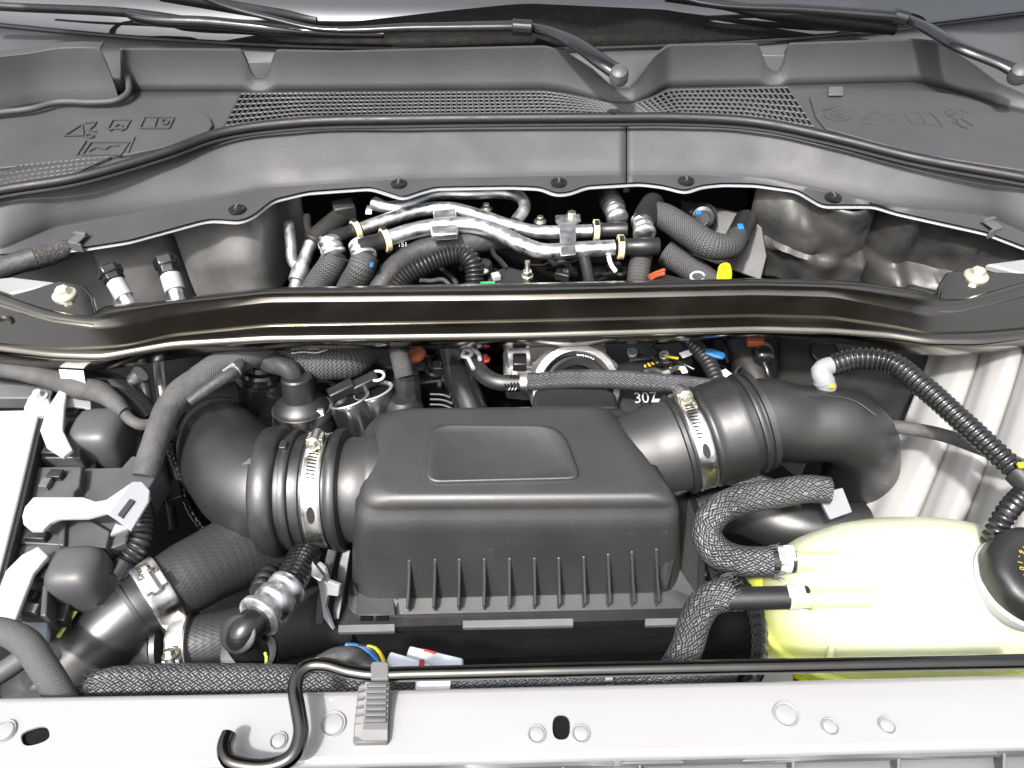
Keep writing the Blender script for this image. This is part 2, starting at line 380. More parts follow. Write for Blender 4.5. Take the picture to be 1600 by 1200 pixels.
WLOC = {}
def obj(name, mb, m, parent=None, bevel=0.0, seg=2, sub=0, solid=0.0, sharp=38.0, off=-1.0, weld=False):
    vs = mb.v
    lo = V((min(p.x for p in vs), min(p.y for p in vs), min(p.z for p in vs))); hi = V((max(p.x for p in vs), max(p.y for p in vs), max(p.z for p in vs)))
    c = V(((lo.x + hi.x) / 2, (lo.y + hi.y) / 2, lo.z))
    me = bpy.data.meshes.new(name); me.from_pydata([tuple(p - c) for p in vs], [], mb.f)
    if any(u for u in mb.uv):
        ul = me.uv_layers.new(name='UVMap'); k = 0; dat = ul.data
        for f, u in zip(mb.f, mb.uv):
            for q in range(len(f)):
                if u: dat[k].uv = u[q]
                k += 1
    me.validate()
    bm = bmesh.new(); bm.from_mesh(me)
    if weld: bmesh.ops.remove_doubles(bm, verts=bm.verts, dist=1e-5)
    if not solid: bmesh.ops.recalc_face_normals(bm, faces=bm.faces)
    bm.to_mesh(me); bm.free()
    me.shade_smooth(); me.set_sharp_from_angle(angle=math.radians(sharp))
    me.materials.append(MATS[m] if isinstance(m, str) else m)
    o = bpy.data.objects.new(name, me); COL.objects.link(o)
    WLOC[o] = c
    if parent is not None:
        o.parent = parent; o.location = c - WLOC[parent]
    else: o.location = c
    if solid:
        md = o.modifiers.new('thickness', 'SOLIDIFY'); md.thickness = solid; md.offset = off
    if bevel:
        md = o.modifiers.new('edges', 'BEVEL'); md.width = bevel; md.segments = seg; md.limit_method = 'ANGLE'; md.angle_limit = math.radians(35)
        md.harden_normals = False; md.use_clamp_overlap = True
    if sub:
        md = o.modifiers.new('smooth', 'SUBSURF'); md.levels = sub; md.render_levels = sub
    return o
def tag(o, label, cat=None, group=None, kind=None):
    if label: o['label'] = label
    if cat: o['category'] = cat
    if group: o['group'] = group
    if kind: o['kind'] = kind
    return o
def thing(name, label, cat, loc, group=None):
    o = bpy.data.objects.new(name, None); COL.objects.link(o); o.empty_display_size = 0.02
    o.location = loc; WLOC[o] = V(loc); return tag(o, label, cat, group)
def copy_to(src, parent, delta):
    """a copy of a part (sharing its mesh) moved by delta"""
    o = src.copy(); COL.objects.link(o); WLOC[o] = WLOC[src] + delta
    o.parent = parent; o.location = WLOC[o] - (WLOC[parent] if parent else V((0, 0, 0))); return o

def pts_r(pts, r):
    out = []
    for p in pts:
        q = P3(p[:3] if not isinstance(p, Vector) else p)
        rp = p[3] if (not isinstance(p, Vector) and len(p) > 3) else r
        out.append((q, rp * mpx(q)))
    return out
def tube(name, m, pts, r, parent=None, n=18, **kw):
    ok = {k: kw.pop(k) for k in ('bevel', 'sharp', 'sub') if k in kw}
    return obj(name, MB().tube(pts_r(pts, r), n=n, **kw), m, parent, **ok)
def plate(name, m, pix, z, h, parent=None, **kw):
    """flat piece: outline from the photo on the level z (or one z per point), h thick downwards"""
    poly = [at(p[0], p[1], p[2] if len(p) > 2 else z) for p in pix]
    return obj(name, MB().prism(poly, V((0, 0, -h))), m, parent, **kw)
def interp(pts, x):
    if x <= pts[0][0]:
        a, b = pts[0], pts[1]
    elif x >= pts[-1][0]:
        a, b = pts[-2], pts[-1]
    else:
        for a, b in zip(pts, pts[1:]):
            if a[0] <= x <= b[0]: break
    t = (x - a[0]) / (b[0] - a[0]); return a[1] + (b[1] - a[1]) * t
def srow(pts, xs, k=2):
    """sample a photo polyline at columns xs and smooth it a little"""
    y = [interp(pts, x) for x in xs]
    for _ in range(k):
        y = [y[0]] + [(y[i - 1] + 2 * y[i] + y[i + 1]) / 4 for i in range(1, len(y) - 1)] + [y[-1]]
    return y
def bolt(name, p, r, m='zinc', parent=None, axis=V((0, 0, 1)), h=None, n=6, flange=1.7):
    h = h or r * 1.3; p = V(p)
    mb = MB().lathe(p, axis, [(r * flange, -r * 0.3), (r * flange, r * 0.25), (r * flange * 0.85, r * 0.4)], 20)
    mb.lathe(p, axis, [(r, r * 0.3), (r, r * 0.3 + h * 0.8), (r * 0.85, r * 0.3 + h)], n)
    return obj(name, mb, m, parent, bevel=r * 0.08)
def text(name, body, p, size, m, parent, right, up, lift=0.0004, align='CENTER'):
    cu = bpy.data.curves.new('t', 'FONT'); cu.body = body; cu.size = size; cu.align_x = align; cu.align_y = 'CENTER'; cu.extrude = 0.0
    o = bpy.data.objects.new('t', cu); COL.objects.link(o)
    bpy.context.view_layer.update()
    me = bpy.data.meshes.new_from_object(o.evaluated_get(bpy.context.evaluated_depsgraph_get()))
    bpy.data.objects.remove(o); bpy.data.curves.remove(cu)
    r = V(right).normalized(); nrm = r.cross(V(up)).normalized(); u = nrm.cross(r)
    mb = MB(); mb.v = [V(p) + r * q.co.x + u * q.co.y + nrm * (q.co.z + lift) for q in me.vertices]
    for f in me.polygons: mb.face(tuple(f.vertices))
    bpy.data.meshes.remove(me)
    return obj(name, mb, m, parent)
Z0 = V((0, 0, 1))
# ================================================================ the setting: bay floor, windshield, cowl, bulkhead, aprons
tag(obj('engine_bay_floor', MB().box((0, 0.42, -0.52), 2.4, 1.6, 0.02), 'void'), 'bottom of the engine bay, coloured black for its deep shade', None, None, 'structure')  # black base colour stands in for the shade down here

XS = list(range(-218, 1815, 8))
lip = [(-90, 405), (0, 398), (60, 392), (135, 386), (200, 376), (310, 346), (330, 342), (375, 345), (395, 337), (425, 312), (480, 299), (580, 292), (602, 299), (630, 308), (655, 299),
       (680, 292), (800, 290), (845, 292), (868, 302), (890, 300), (915, 290), (1000, 285), (1035, 289), (1070, 298), (1097, 289), (1130, 286), (1180, 287), (1245, 296), (1285, 320),
       (1365, 320), (1400, 331), (1540, 362), (1600, 385), (1690, 415)]
crease = [(-90, 398), (0, 390), (80, 356), (250, 326), (420, 292), (640, 278), (960, 272), (1100, 272), (1200, 280), (1400, 324), (1545, 338), (1600, 362), (1690, 400)]
sealr = [(-90, 325), (0, 303), (120, 283), (260, 243), (345, 213), (460, 197), (640, 192), (800, 190), (960, 189), (1060, 189), (1180, 196), (1300, 220), (1430, 252), (1600, 283), (1690, 300)]
wallb = [(-90, 168), (180, 150), (200, 143), (375, 143), (850, 140), (880, 144), (930, 154), (960, 160), (990, 160), (1020, 150), (1045, 137), (1230, 133), (1430, 128), (1480, 140), (1560, 165), (1600, 172), (1690, 190)]
wallt = [(188, 78), (375, 79), (381, 84), (390, 112), (398, 122), (412, 122), (420, 112), (427, 84), (432, 80), (530, 82), (850, 74), (880, 81), (925, 109), (955, 136), (985, 138), (1005, 112), (1025, 86), (1045, 72),
         (1186, 70), (1190, 80), (1197, 102), (1205, 112), (1217, 112), (1224, 102), (1229, 80), (1232, 70), (1430, 63), (1470, 67), (1520, 99), (1560, 130), (1600, 148), (1690, 165)]
glassb = [(-90, 30), (0, 40), (180, 57), (400, 70), (540, 75), (800, 77), (1050, 71), (1350, 52), (1600, 22), (1690, 10)]
zl = lambda y0, y1, n: [y0 + (y1 - y0) * i / (n - 1) for i in range(n)]
def prow(pts, xs, z, k=2, dy=0.0): return [at(x, y + dy, z) for x, y in zip(xs, srow(pts, xs, k))]

# windshield
ws = thing('windshield', 'slanted windshield glass reflecting pale sky above the cowl', 'windshield', at(800, 77, 0.135))
g0 = prow(glassb, XS, 0.135); 
rows = []
for j in range(6):
    t = j / 5; rows.append([p + V((0, 0.38 * t, 0.20 * t + 0.02 * t * (1 - t))) for p in g0])
obj('glass_pane', MB().grid(rows), 'glass', ws, solid=0.005)
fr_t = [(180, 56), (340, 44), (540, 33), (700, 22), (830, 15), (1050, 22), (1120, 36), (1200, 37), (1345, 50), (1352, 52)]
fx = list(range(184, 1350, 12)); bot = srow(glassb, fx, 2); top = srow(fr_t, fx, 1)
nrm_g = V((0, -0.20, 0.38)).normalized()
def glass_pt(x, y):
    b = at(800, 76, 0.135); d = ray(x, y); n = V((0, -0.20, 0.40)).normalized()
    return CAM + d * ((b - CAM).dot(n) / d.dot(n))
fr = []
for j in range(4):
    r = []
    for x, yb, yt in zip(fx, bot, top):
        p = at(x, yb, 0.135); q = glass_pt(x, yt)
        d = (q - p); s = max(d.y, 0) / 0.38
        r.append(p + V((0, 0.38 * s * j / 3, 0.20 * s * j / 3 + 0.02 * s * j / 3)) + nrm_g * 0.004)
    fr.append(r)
tag(obj('dark_reflection_band', MB().grid(fr), 'dark_reflection', ws, solid=0.002), 'dusty black band standing for a dark reflection along the foot of the glass')  # dark reflection put in as a tapered black strip over the pane

# cowl: front aprons, deck, upper wall, grille, covers
cw = thing('cowl_cover', 'dark grey plastic cowl cover with mesh grille below the windshield', 'cowl cover', at(800, 200, 0.07))
def apron(name, x0, x1):
    xs = [x for x in XS if x0 <= x <= x1]; xs[0] = x0; xs[-1] = x1
    R = [prow(lip, xs, 0.006, 1, 1), prow(lip, xs, 0.0125, 1, -1)]
    R.append(prow(crease, xs, 0.016, 2, 1)); R.append(prow(crease, xs, 0.0185, 2, -2))
    a, b = srow(crease, xs, 2), srow(sealr, xs, 2)
    for t, dz in ((0.06, 0.0045), (0.3, 0.0175), (0.6, 0.0345), (0.85, 0.048), (1.0, 0.056)):
        R.append([at(x, ya + (yb - ya) * t - 2, 0.0185 + dz) for x, ya, yb in zip(xs, a, b)])
    return obj(name, MB().grid(R), 'cowl', cw, solid=0.003, bevel=0.0)
apron('front_apron', -218, 978); apron('front_apron', 980, 1814)
obj('joint_strip', MB().grid([[at(974, y, z - 0.004), at(984, y, z - 0.004)] for y, z in ((300, 0.004), (272, 0.018), (250, 0.035), (190, 0.074))]), 'void', cw, solid=0.002)
obj('deck', MB().grid([[at(x, interp(sealr, x) * (1 - t) + interp(wallb, x) * t, 0.074 + 0.014 * t) for x in XS] for t in zl(0, 1, 9)]), 'cowl', cw, solid=0.003)
def deck_pt(x, y, lift=0.0):
    yb, yt = interp(sealr, x), interp(wallb, x); t = (yb - y) / max(yb - yt, 1)
    return at(x, y, 0.074 + 0.014 * t + lift)
wx = [188 + i * 4 for i in range(int((1814 - 188) / 4) + 1)]
wb = prow(wallb, wx, 0.087, 2); wt = [aty(x, y, p.y + 0.014) for x, y, p in zip(wx, srow(wallt, wx, 1), wb)]
wr = [[a.lerp(b, t) + V((0, 0.004 * math.sin(PI * t), 0)) for a, b in zip(wb, wt)] for t in (0, 0.2, 0.5, 0.8, 0.95)]
wr.append(wt); wr.append([p + V((0, 0.006, 0.001)) for p in wt]); wr.append([p + V((0, 0.011, -0.008)) for p in wt])
obj('upper_wall', MB().grid(wr), 'cowl', cw, solid=0.002)
for x0, x1, y0 in ((380, 428, 88), (1188, 1231, 78)):
    yw = interp([(x, p.y) for x, p in zip(wx, wb)], (x0 + x1) / 2) + 0.024
    a = [aty(x, y, yw) for x, y in ((x0 - 2, y0 + 7), (x1 + 2, y0 + 7), (x1 + 2, y0 + 44), (x0 - 2, y0 + 44))]
    obj('notch_pocket', MB().prism(a, V((0, -0.006, 0.001))), 'grey_plastic', cw, bevel=0.0015)
rd0 = [aty(x, y, p.y + 0.02) for x, y, p in zip(XS, srow([(-90, 168), (0, 160), (188, 140)] + wallb[3:], XS, 2), [at(x, y, 0.087) for x, y in zip(XS, srow(wallb, XS, 2))])]
rd1 = prow(glassb, XS, 0.134, 2, 0)
obj('rear_deck', MB().grid([[a.lerp(b, t) + V((0, 0, 0.008 * math.sin(PI * t))) for a, b in zip(rd0, rd1)] for t in zl(0, 1, 5)]), 'cowl', cw, solid=0.003)
tube('glass_seal', 'rubber', [(x, y, 0.137) for x, y in glassb], 2.5, cw, n=8, step=0.02)
# mesh grille: dark opening behind real bars
def mesh_grille(tl, tr, bl, br, ncol, nrow, topf, botf, bw=0.0022, bh=0.0016):
    pt = lambda s, t, lift: deck_pt(*(lambda xt, xb: ((xt + (xb - xt) * t), topf(xt) + (botf(xb) - topf(xt)) * t))(tl + (tr - tl) * s, bl + (br - bl) * s), lift)
    obj('grille_opening', MB().grid([[pt(s, t, 0.0012) for s in zl(0, 1, 60)] for t in zl(0, 1, 5)]), 'void', cw, solid=0.001, off=1)
    mb = MB()
    for i in range(ncol + 1):
        s = i / ncol; mb.tube([(pt(s, t, 0.0042), bw) for t in zl(0, 1, 5)], n=4, step=0.02)
    for j in range(nrow + 1):
        t = j / nrow; mb.tube([(pt(s, t, 0.0042), bh) for s in zl(0, 1, 60)], n=4, step=0.02)
    tag(obj('mesh_grille', mb, 'cowl', cw), None, None, None, 'stuff')
mesh_grille(376, 1232, 347, 1279, 104, 7, lambda x: interp(wallb, x) + 4, lambda x: interp(sealr, x) - 8)
mesh_grille(30, 172, -70, 100, 16, 4, lambda x: interp([(-90, 285), (0, 262), (100, 252), (172, 245)], x), lambda x: interp(sealr, x) - 9, 0.0017, 0.0012)
# drain covers with embossed service symbols
def cover(name, pix, lift, th=0.004):
    return obj(name, MB().prism([deck_pt(x, y, lift) for x, y in pix], V((0, 0, -th - 0.004))), 'cowl', cw, bevel=0.0012)
cl = cover('drain_cover', [(-80, 262), (-80, 236), (0, 221), (30, 207), (80, 191), (130, 183), (290, 173), (315, 175), (328, 184), (332, 195), (324, 206), (290, 222), (200, 241), (100, 252), (0, 262)], 0.005)
cr = cover('drain_cover', [(1265, 150), (1300, 146), (1400, 142), (1450, 142), (1510, 150), (1560, 170), (1600, 178), (1690, 195), (1690, 285), (1600, 266), (1430, 240), (1290, 200), (1275, 182)], 0.004)
def art(parent, segs, lift, r=1.0):
    mb = MB()
    for s in segs: [mb.abox((p_ + q_) / 2, q_ - p_, (q_ - p_).length + 0.001, 0.0022 * r, 0.0016) for p_, q_ in zip([deck_pt(x, y, lift) for x, y in s], [deck_pt(x, y, lift) for x, y in s[1:]])]
    return obj('embossed_symbol', mb, 'cowl', parent)
circ = lambda cx, cy, rx, ry, a0=0, a1=360: [(cx + rx * math.cos(math.radians(a)), cy + ry * math.sin(math.radians(a))) for a in range(a0, a1 + 1, 30)]
rect = lambda x0, y0, x1, y1, sk=8: [(x0, y1), (x0 + sk, y0), (x1 + sk, y0), (x1, y1), (x0, y1)]
LF = 0.0058
art(cl, [[(100, 212), (128, 194), (130, 211), (100, 212)], [(133, 192), (150, 190), (146, 197), (138, 203), (150, 205)], circ(140, 212, 6, 3)], LF)
art(cl, [rect(168, 187, 196, 201), [(180, 197), (186, 193), (192, 197)], [(172, 204), (176, 201)], [(190, 204), (194, 201)]], LF)
art(cl, [rect(218, 183, 264, 200), [(240, 200), (246, 183)], circ(258, 190, 5, 4)], LF)
art(cl, [rect(128, 222, 188, 242, 14), [(140, 236), (150, 230), (165, 233), (172, 228), (186, 227)], [(120, 242), (134, 220)], [(200, 238), (210, 214)]], LF)
LF = 0.0048
art(cr, [circ(1310, 178, 22, 11), circ(1310, 178, 12, 6), circ(1310, 178, 4, 2), [(1286, 172), (1294, 170)]], LF)
art(cr, [[(1345, 186), (1372, 174), (1400, 190), (1345, 186)], circ(1353, 190, 8, 4), [(1366, 182), (1372, 170), (1380, 182)], [(1380, 180), (1404, 178)]], LF)
art(cr, [[(1412, 175), (1424, 194), (1474, 197), (1456, 177), (1412, 175)], [(1436, 176), (1448, 195)]], LF)
art(cr, [circ(1486, 175, 8, 4, 0, 360), [(1480, 180), (1494, 186), (1502, 198)], [(1500, 172), (1512, 176)], [(1506, 176), (1504, 186), (1520, 196)], [(1488, 190), (1512, 200)]], LF)
# the big moulded cover over the wiper linkage, at the left end
sc = []
for t in zl(0, 1, 5):
    sc.append([at(x, y, 0.094 + 0.003) if t == 0 else aty(x2 + 0 * t, y2, at(x, y, 0.097).y + 0.02).lerp(at(x, y, 0.097), 1 - t) + V((0, 0.004 * math.sin(PI * t), 0))
               for (x, y), (x2, y2) in zip([(-80, 182), (0, 172), (40, 164), (80, 158), (140, 158), (186, 155)], [(-80, 95), (0, 88), (40, 84), (90, 75), (125, 74), (156, 75)])])
sc.append([p + V((0, 0.02, 0.002)) for p in sc[-1]])
obj('linkage_cover', MB().grid(sc), 'cowl', cw, solid=0.004, bevel=0.001)
tube('linkage_cover_edge', 'cowl', [(-60, 184, 0.096), (0, 176, 0.096), (50, 170, 0.096), (90, 160, 0.096), (150, 160, 0.096), (185, 156, 0.097), (200, 145, 0.1), (200, 120, 0.112)], 5, cw, n=10)
plate('tab', 'grey_plastic', [(1295, 135), (1318, 135), (1318, 147), (1295, 147)], 0.095, 0.004, cw, bevel=0.001)
# push pins along the ledge
pins = [(370, 327), (623, 287), (873, 285), (1072, 282), (1302, 308)]
for i, (x, y) in enumerate(pins):
    p = at(x, y, 0.0165); r = 13 * mpx(p)
    if i == 0:
        pin = obj('push_pin', MB().lathe(p, V((0, 0, 1)), [(r, -0.002), (r, 0.0015), (r * 0.8, 0.003), (r * 0.55, 0.003), (r * 0.5, 0.0045), (r * 0.2, 0.005)], 24), 'gloss_black', cw)
        slot = obj('pin_slot', MB().box(p + V((0, 0, 0.0052)), r * 0.2, r * 1.0, 0.001), 'grey_plastic', pin); p0 = p
    else:
        q = copy_to(pin, cw, p - p0); copy_to(slot, q, p - p0)
p = at(958, 174, 0.09); obj('push_pin', MB().lathe(p, V((0, 0, 1)), [(0.010, -0.006), (0.010, -0.001), (0.007, 0.001), (0.003, 0.002)], 20), 'gloss_black', cw)
for (x, y, a) in ((124, 374, -0.25), (1548, 352, 0.35)):
    mb = MB(); p = at(x, y, 0.017); mb.box(p + V((0, -0.002, 0.003)), 0.016, 0.026, 0.003, a); mb.box(p + V((0, -0.014, -0.004)), 0.020, 0.003, 0.014, a); mb.box(p + V((0, 0.008, 0.005)), 0.020, 0.006, 0.004, a)
    obj('edge_clip', mb, 'grey_plastic', cw, bevel=0.001)

sealt = tag(tube('hood_seal', 'rubber', [(x, y - 5, 0.082) for x, y in sealr], 8, n=12, step=0.01), 'black rubber hood seal strip running along the cowl edge', 'seal')
obj('seal_bead', MB().tube([(at(x, y + 6, 0.076), 0.0026) for x, y in sealr], n=8, step=0.012), 'rubber', sealt)

# body flange below the cowl and the bulkhead
fl = tag(obj('body_flange', MB().tube([(at(x, y + 4, 0.0055), 0.0036) for x, y in zip(XS, srow(lip, XS, 1))], n=8, step=0.006, flat=0.6), 'light_grey'), 'pale painted sheet metal edge showing under the cowl lip', 'flange')
def bulk(xs, fy, zs, fn):
    L = prow(lip, xs, 0.002, 1); R = []
    for z in zs:
        R.append([V((p.x, p.y + fy + fn(x, z), 0.002 + z)) for x, p in zip(xs, L)])
    return MB().grid(R)
zs = [-0.006 * i for i in range(27)]; zs_deep = [-0.02 * i for i in range(24)]
sm = lambda a, b, x: (lambda t: t * t * (3 - 2 * t))(max(0, min(1, (x - a) / (b - a))))
xs = list(range(-60, 452, 6))
lt = tag(obj('strut_tower', bulk(xs, 0.012, zs, lambda x, z: -0.02 * sm(405, 440, x) * 0 + 0.06 * sm(392, 420, x) + 0.03 * math.exp(-((x - 250) / 9) ** 2) * sm(0, -0.03, z) - 0.015 * sm(250, 300, x) * sm(-0.02, -0.08, z)
         + 0.02 * sm(135, 120, x) + 0.004 * noise.noise(V((x * 0.02, z * 22, 0)))), 'primer', solid=0.003), 'grey sheet metal strut tower behind the two capped service ports', 'strut tower')
xs = list(range(1186, 1662, 6))
def rt_f(x, z):
    b = -0.045 * math.exp(-((x - 1245) / 42) ** 2) * sm(0.0, -0.05, z) * (1 - sm(-0.09, -0.1, z))
    b += -0.03 * math.exp(-((x - 1330) / 38) ** 2) * (1 - sm(-0.085, -0.1, z)) + 0.03 * math.exp(-((x - 1388) / 10) ** 2) - 0.02 * math.exp(-((x - 1425) / 18) ** 2)
    return b - 0.035 * sm(-0.085, -0.1, z) + 0.005 * noise.noise(V((x * 0.035, z * 35, 3))) + 0.0015 * noise.noise(V((x * 0.08, z * 70, 5)))
rt = tag(obj('strut_tower', bulk(xs, 0.012, zs, rt_f), 'scuffed', solid=0.003), 'scuffed grey strut tower with pressed bulges beside the yellow dipstick loop', 'strut tower')
xs = list(range(400, 1206, 10))
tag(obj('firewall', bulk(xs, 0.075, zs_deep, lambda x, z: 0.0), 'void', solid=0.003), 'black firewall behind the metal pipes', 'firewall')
for pix, z in (([(-60, 440), (20, 432), (92, 441), (60, 450), (0, 462), (-60, 475)], 0.010), ([(1540, 412), (1600, 404), (1680, 395), (1680, 435), (1600, 428)], 0.012)):
    left = pix[0][0] < 0
    tag(plate('fender_edge', 'white_paint', pix, z, 0.012, bevel=0.003), 'white fender edge under the brace end ' + ('by the black foam block' if left else 'by the scuffed strut tower'), 'fender edge')
tag(obj('foam_block', MB().tube([(at(28, 412, 0.0), 0.014), (at(60, 402, 0.003), 0.017), (at(100, 390, 0.006), 0.014), (at(118, 384, 0.008), 0.008)], n=16, wob=0.12), 'foam'), 'rough black foam block tucked under the cowl end', 'foam')
tag(tube('taped_cable', 'tape_dark', [(-30, 430, -0.01), (0, 420, 0.0), (30, 410, 0.004), (58, 402, 0.005)], 17), 'dark taped cable running into the foam block', 'cable')

# ---------------------------------------------------------------- wipers
def wiper(label, piv, arm, hinge, bar, blade, z):
    p = at(*piv, z); t = thing('wiper', label, 'wiper', p)
    a = [(at(x, y, z + dz * 2.6), r * mpx(p)) for x, y, dz, r in arm]
    obj('arm', MB().tube(a, n=14, flat=0.6), 'gloss_black', t)
    h0, h1 = (at(*q, glass_pt(*q).z + 0.026) for q in hinge); obj('hinge', MB().cyl(h0, h1, 12 * mpx(h0), n=16), 'gloss_black', t, bevel=0.002)
    on = lambda x, y, up_: at(x, y, glass_pt(x, y).z + up_)
    obj('arm_bar', MB().tube([(on(x, y, 0.026), r * mpx(p)) for x, y, dz, r in bar], n=14, flat=0.75), 'gloss_black', t)
    obj('blade', MB().tube([(on(x, y, 0.012), r * mpx(p)) for x, y, dz, r in blade], n=10, flat=1.3), 'rubber', t)
    r = 12.5 * mpx(p); ax = (CAM - p).normalized() * 0.5 + V((0, 0, 0.6))
    obj('pivot_cap', MB().lathe(at(*piv, z + 0.016), ax, [(r * 1.15, -0.008), (r * 1.15, 0.004), (r, 0.007), (r * 0.95, 0.011), (r * 0.6, 0.0135), (0.001, 0.014)], 26), 'plug_plastic', t)
    return t
wiper('black wiper with its pivot at the cowl joint', (967, 118), [(972, 118, 0.004, 17), (945, 100, 0.008, 16), (900, 68, 0.012, 15), (860, 50, 0.012, 13), (826, 42, 0.012, 12)],
      ((800, 42), (832, 44)), [(800, 41, 0.012, 11), (650, 43, 0.012, 9.5), (500, 45, 0.013, 6), (430, 30, 0.014, 6), (350, 8, 0.016, 6), (300, -12, 0.02, 6)],
      [(495, 33, 0.012, 5), (440, 24, 0.012, 8), (350, 9, 0.014, 8), (250, -8, 0.016, 8)], 0.143)
wiper('black wiper with its pivot at the outer cowl corner', (1592, 116), [(1600, 118, 0.004, 16), (1560, 98, 0.008, 13), (1500, 74, 0.012, 13), (1450, 45, 0.012, 13), (1412, 28, 0.012, 12)],
      ((1396, 24), (1418, 30)), [(1400, 25, 0.012, 12), (1250, 14, 0.012, 10), (1125, 8, 0.013, 7), (1080, 0, 0.014, 6), (1040, -14, 0.016, 6)],
      [(1400, 44, 0.004, 9), (1300, 32, 0.006, 11), (1200, 20, 0.008, 9), (1130, 8, 0.010, 6), (1040, -5, 0.012, 6)], 0.145)
bl = thing('wiper_arm_assembly', 'black wiper blade lying low across the glass corner', 'wiper blade', at(150, 22, 0.16))
obj('rubber_lip', MB().tube([(at(x, y, glass_pt(x, y).z + 0.010), r) for x, y, r in ((-60, 5, 0.007), (0, 10, 0.007), (200, 20, 0.0075), (345, 38, 0.005))], n=10), 'rubber', bl)
obj('carrier', MB().tube([(at(x, y, glass_pt(x, y).z + 0.014), r) for x, y, r in ((200, 20, 0.008), (215, 27, 0.010), (330, 36, 0.010), (480, 50, 0.0085), (600, 54, 0.006))], n=12), 'gloss_black', bl)

# ---------------------------------------------------------------- the raised hood (its dark underside shows only mirrored in the glossy parts)
hd = thing('hood', 'raised hood with dark lined underside mirrored in the glossy brace', 'hood', V((0, 1.0, 0.34)))
R = []
for t in zl(0, 1, 12):
    wd = 0.86 - 0.10 * t ** 3
    R.append([V((wd * u, 1.02 - 0.40 * t + 0.03 * math.sin(PI * t) - 0.03 * u * u * 0, 0.36 + 1.02 * t - 0.05 * u ** 4 * t)) for u in zl(-1, 1, 21)])
obj('hood_panel', MB().grid(R), 'white_paint', hd, solid=0.02)
obj('liner', MB().grid([[p + V((0, -0.03 - 0.01 * math.sin(3 * i), -0.008)) for i, p in enumerate(r)] for r in R]), 'hood_liner', hd, solid=0.01)
for s_ in (-1, 1): obj('hinge_arm', MB().tube([(V((s_ * 0.88, 0.98, 0.10)), 0.012), (V((s_ * 0.87, 1.03, 0.24)), 0.012), (V((s_ * 0.85, 0.99, 0.42)), 0.012)], n=8), 'dark_metal', hd)

# ---------------------------------------------------------------- cross brace
br = thing('cross_brace', 'glossy black brown cross brace bar spanning the engine bay', 'brace bar', at(800, 500, 0.0))
BR = [  # (z, [(x, y)])
 ([(-60, 440), (0, 458), (75, 484), (140, 496), (168, 480), (200, 478), (230, 477), (300, 468), (420, 453), (620, 450), (820, 446), (1180, 439), (1340, 443), (1400, 452), (1440, 457), (1465, 466), (1500, 468), (1550, 455), (1600, 441), (1660, 420)], None),
]
r1 = BR[0][0]
bA = [(-60, 450), (0, 468), (75, 494), (150, 504), (200, 490), (260, 479), (420, 464), (820, 461), (1180, 452), (1300, 455), (1400, 471), (1450, 481), (1500, 478), (1550, 464), (1600, 449), (1660, 430)]
bB = [(-60, 463), (0, 480), (75, 503), (150, 515), (200, 513), (260, 498), (420, 475), (820, 471), (1180, 464), (1300, 467), (1400, 488), (1450, 498), (1500, 489), (1550, 477), (1600, 461), (1660, 444)]
stp = [(-60, 530), (0, 538), (100, 545), (200, 540), (270, 523), (420, 508), (820, 501), (1180, 493), (1300, 496), (1390, 509), (1450, 521), (1530, 519), (1600, 513), (1660, 505)]
b2 = [(-60, 534), (0, 543), (80, 553), (160, 556), (270, 536), (420, 527), (820, 522), (1180, 512), (1300, 515), (1390, 522), (1450, 532), (1530, 533), (1600, 525), (1660, 512)]
btm = [(-60, 556), (0, 564), (80, 573), (150, 577), (230, 564), (300, 554), (420, 544), (820, 540), (1180, 525), (1250, 529), (1320, 533), (1400, 548), (1480, 553), (1540, 548), (1600, 540), (1660, 526)]
bx = list(range(-60, 1661, 8)); K = 4
s = {k: srow(v, bx, K) for k, v in (('r1', r1), ('A', bA), ('B', bB), ('st', stp), ('b2', b2), ('bt', btm))}
R = []
def brow(y, z): R.append([at(x, yy, z) for x, yy in zip(bx, y)])
mixr = lambda p, q, t: [u * (1 - t) + v_ * t for u, v_ in zip(s[p], s[q])]
brow([y - 1 for y in s['r1']], 0.018); brow(s['r1'], 0.0305); brow(mixr('r1', 'A', 0.25), 0.0352); brow(mixr('r1', 'A', 0.6), 0.0374); brow(s['A'], 0.0376)
brow(mixr('A', 'B', 0.2), 0.0370); brow(mixr('A', 'B', 0.8), 0.0338); brow(s['B'], 0.0329); brow([y + 3 for y in s['B']], 0.0328)
brow(mixr('B', 'st', 0.5), 0.0328); brow([y - 1.5 for y in s['st']], 0.0326); brow([y + 1 for y in s['st']], 0.0304); brow(mixr('st', 'b2', 0.5), 0.0304)
brow([y - 1 for y in s['b2']], 0.0303); brow([y + 1 for y in s['b2']], 0.0296); brow([y + 5 for y in s['b2']], 0.0272); brow([y + 7 for y in s['b2']], 0.0245)
brow(mixr('b2', 'bt', 0.75), 0.006); brow(s['bt'], -0.006); brow([y - 1 for y in s['bt']], -0.014)
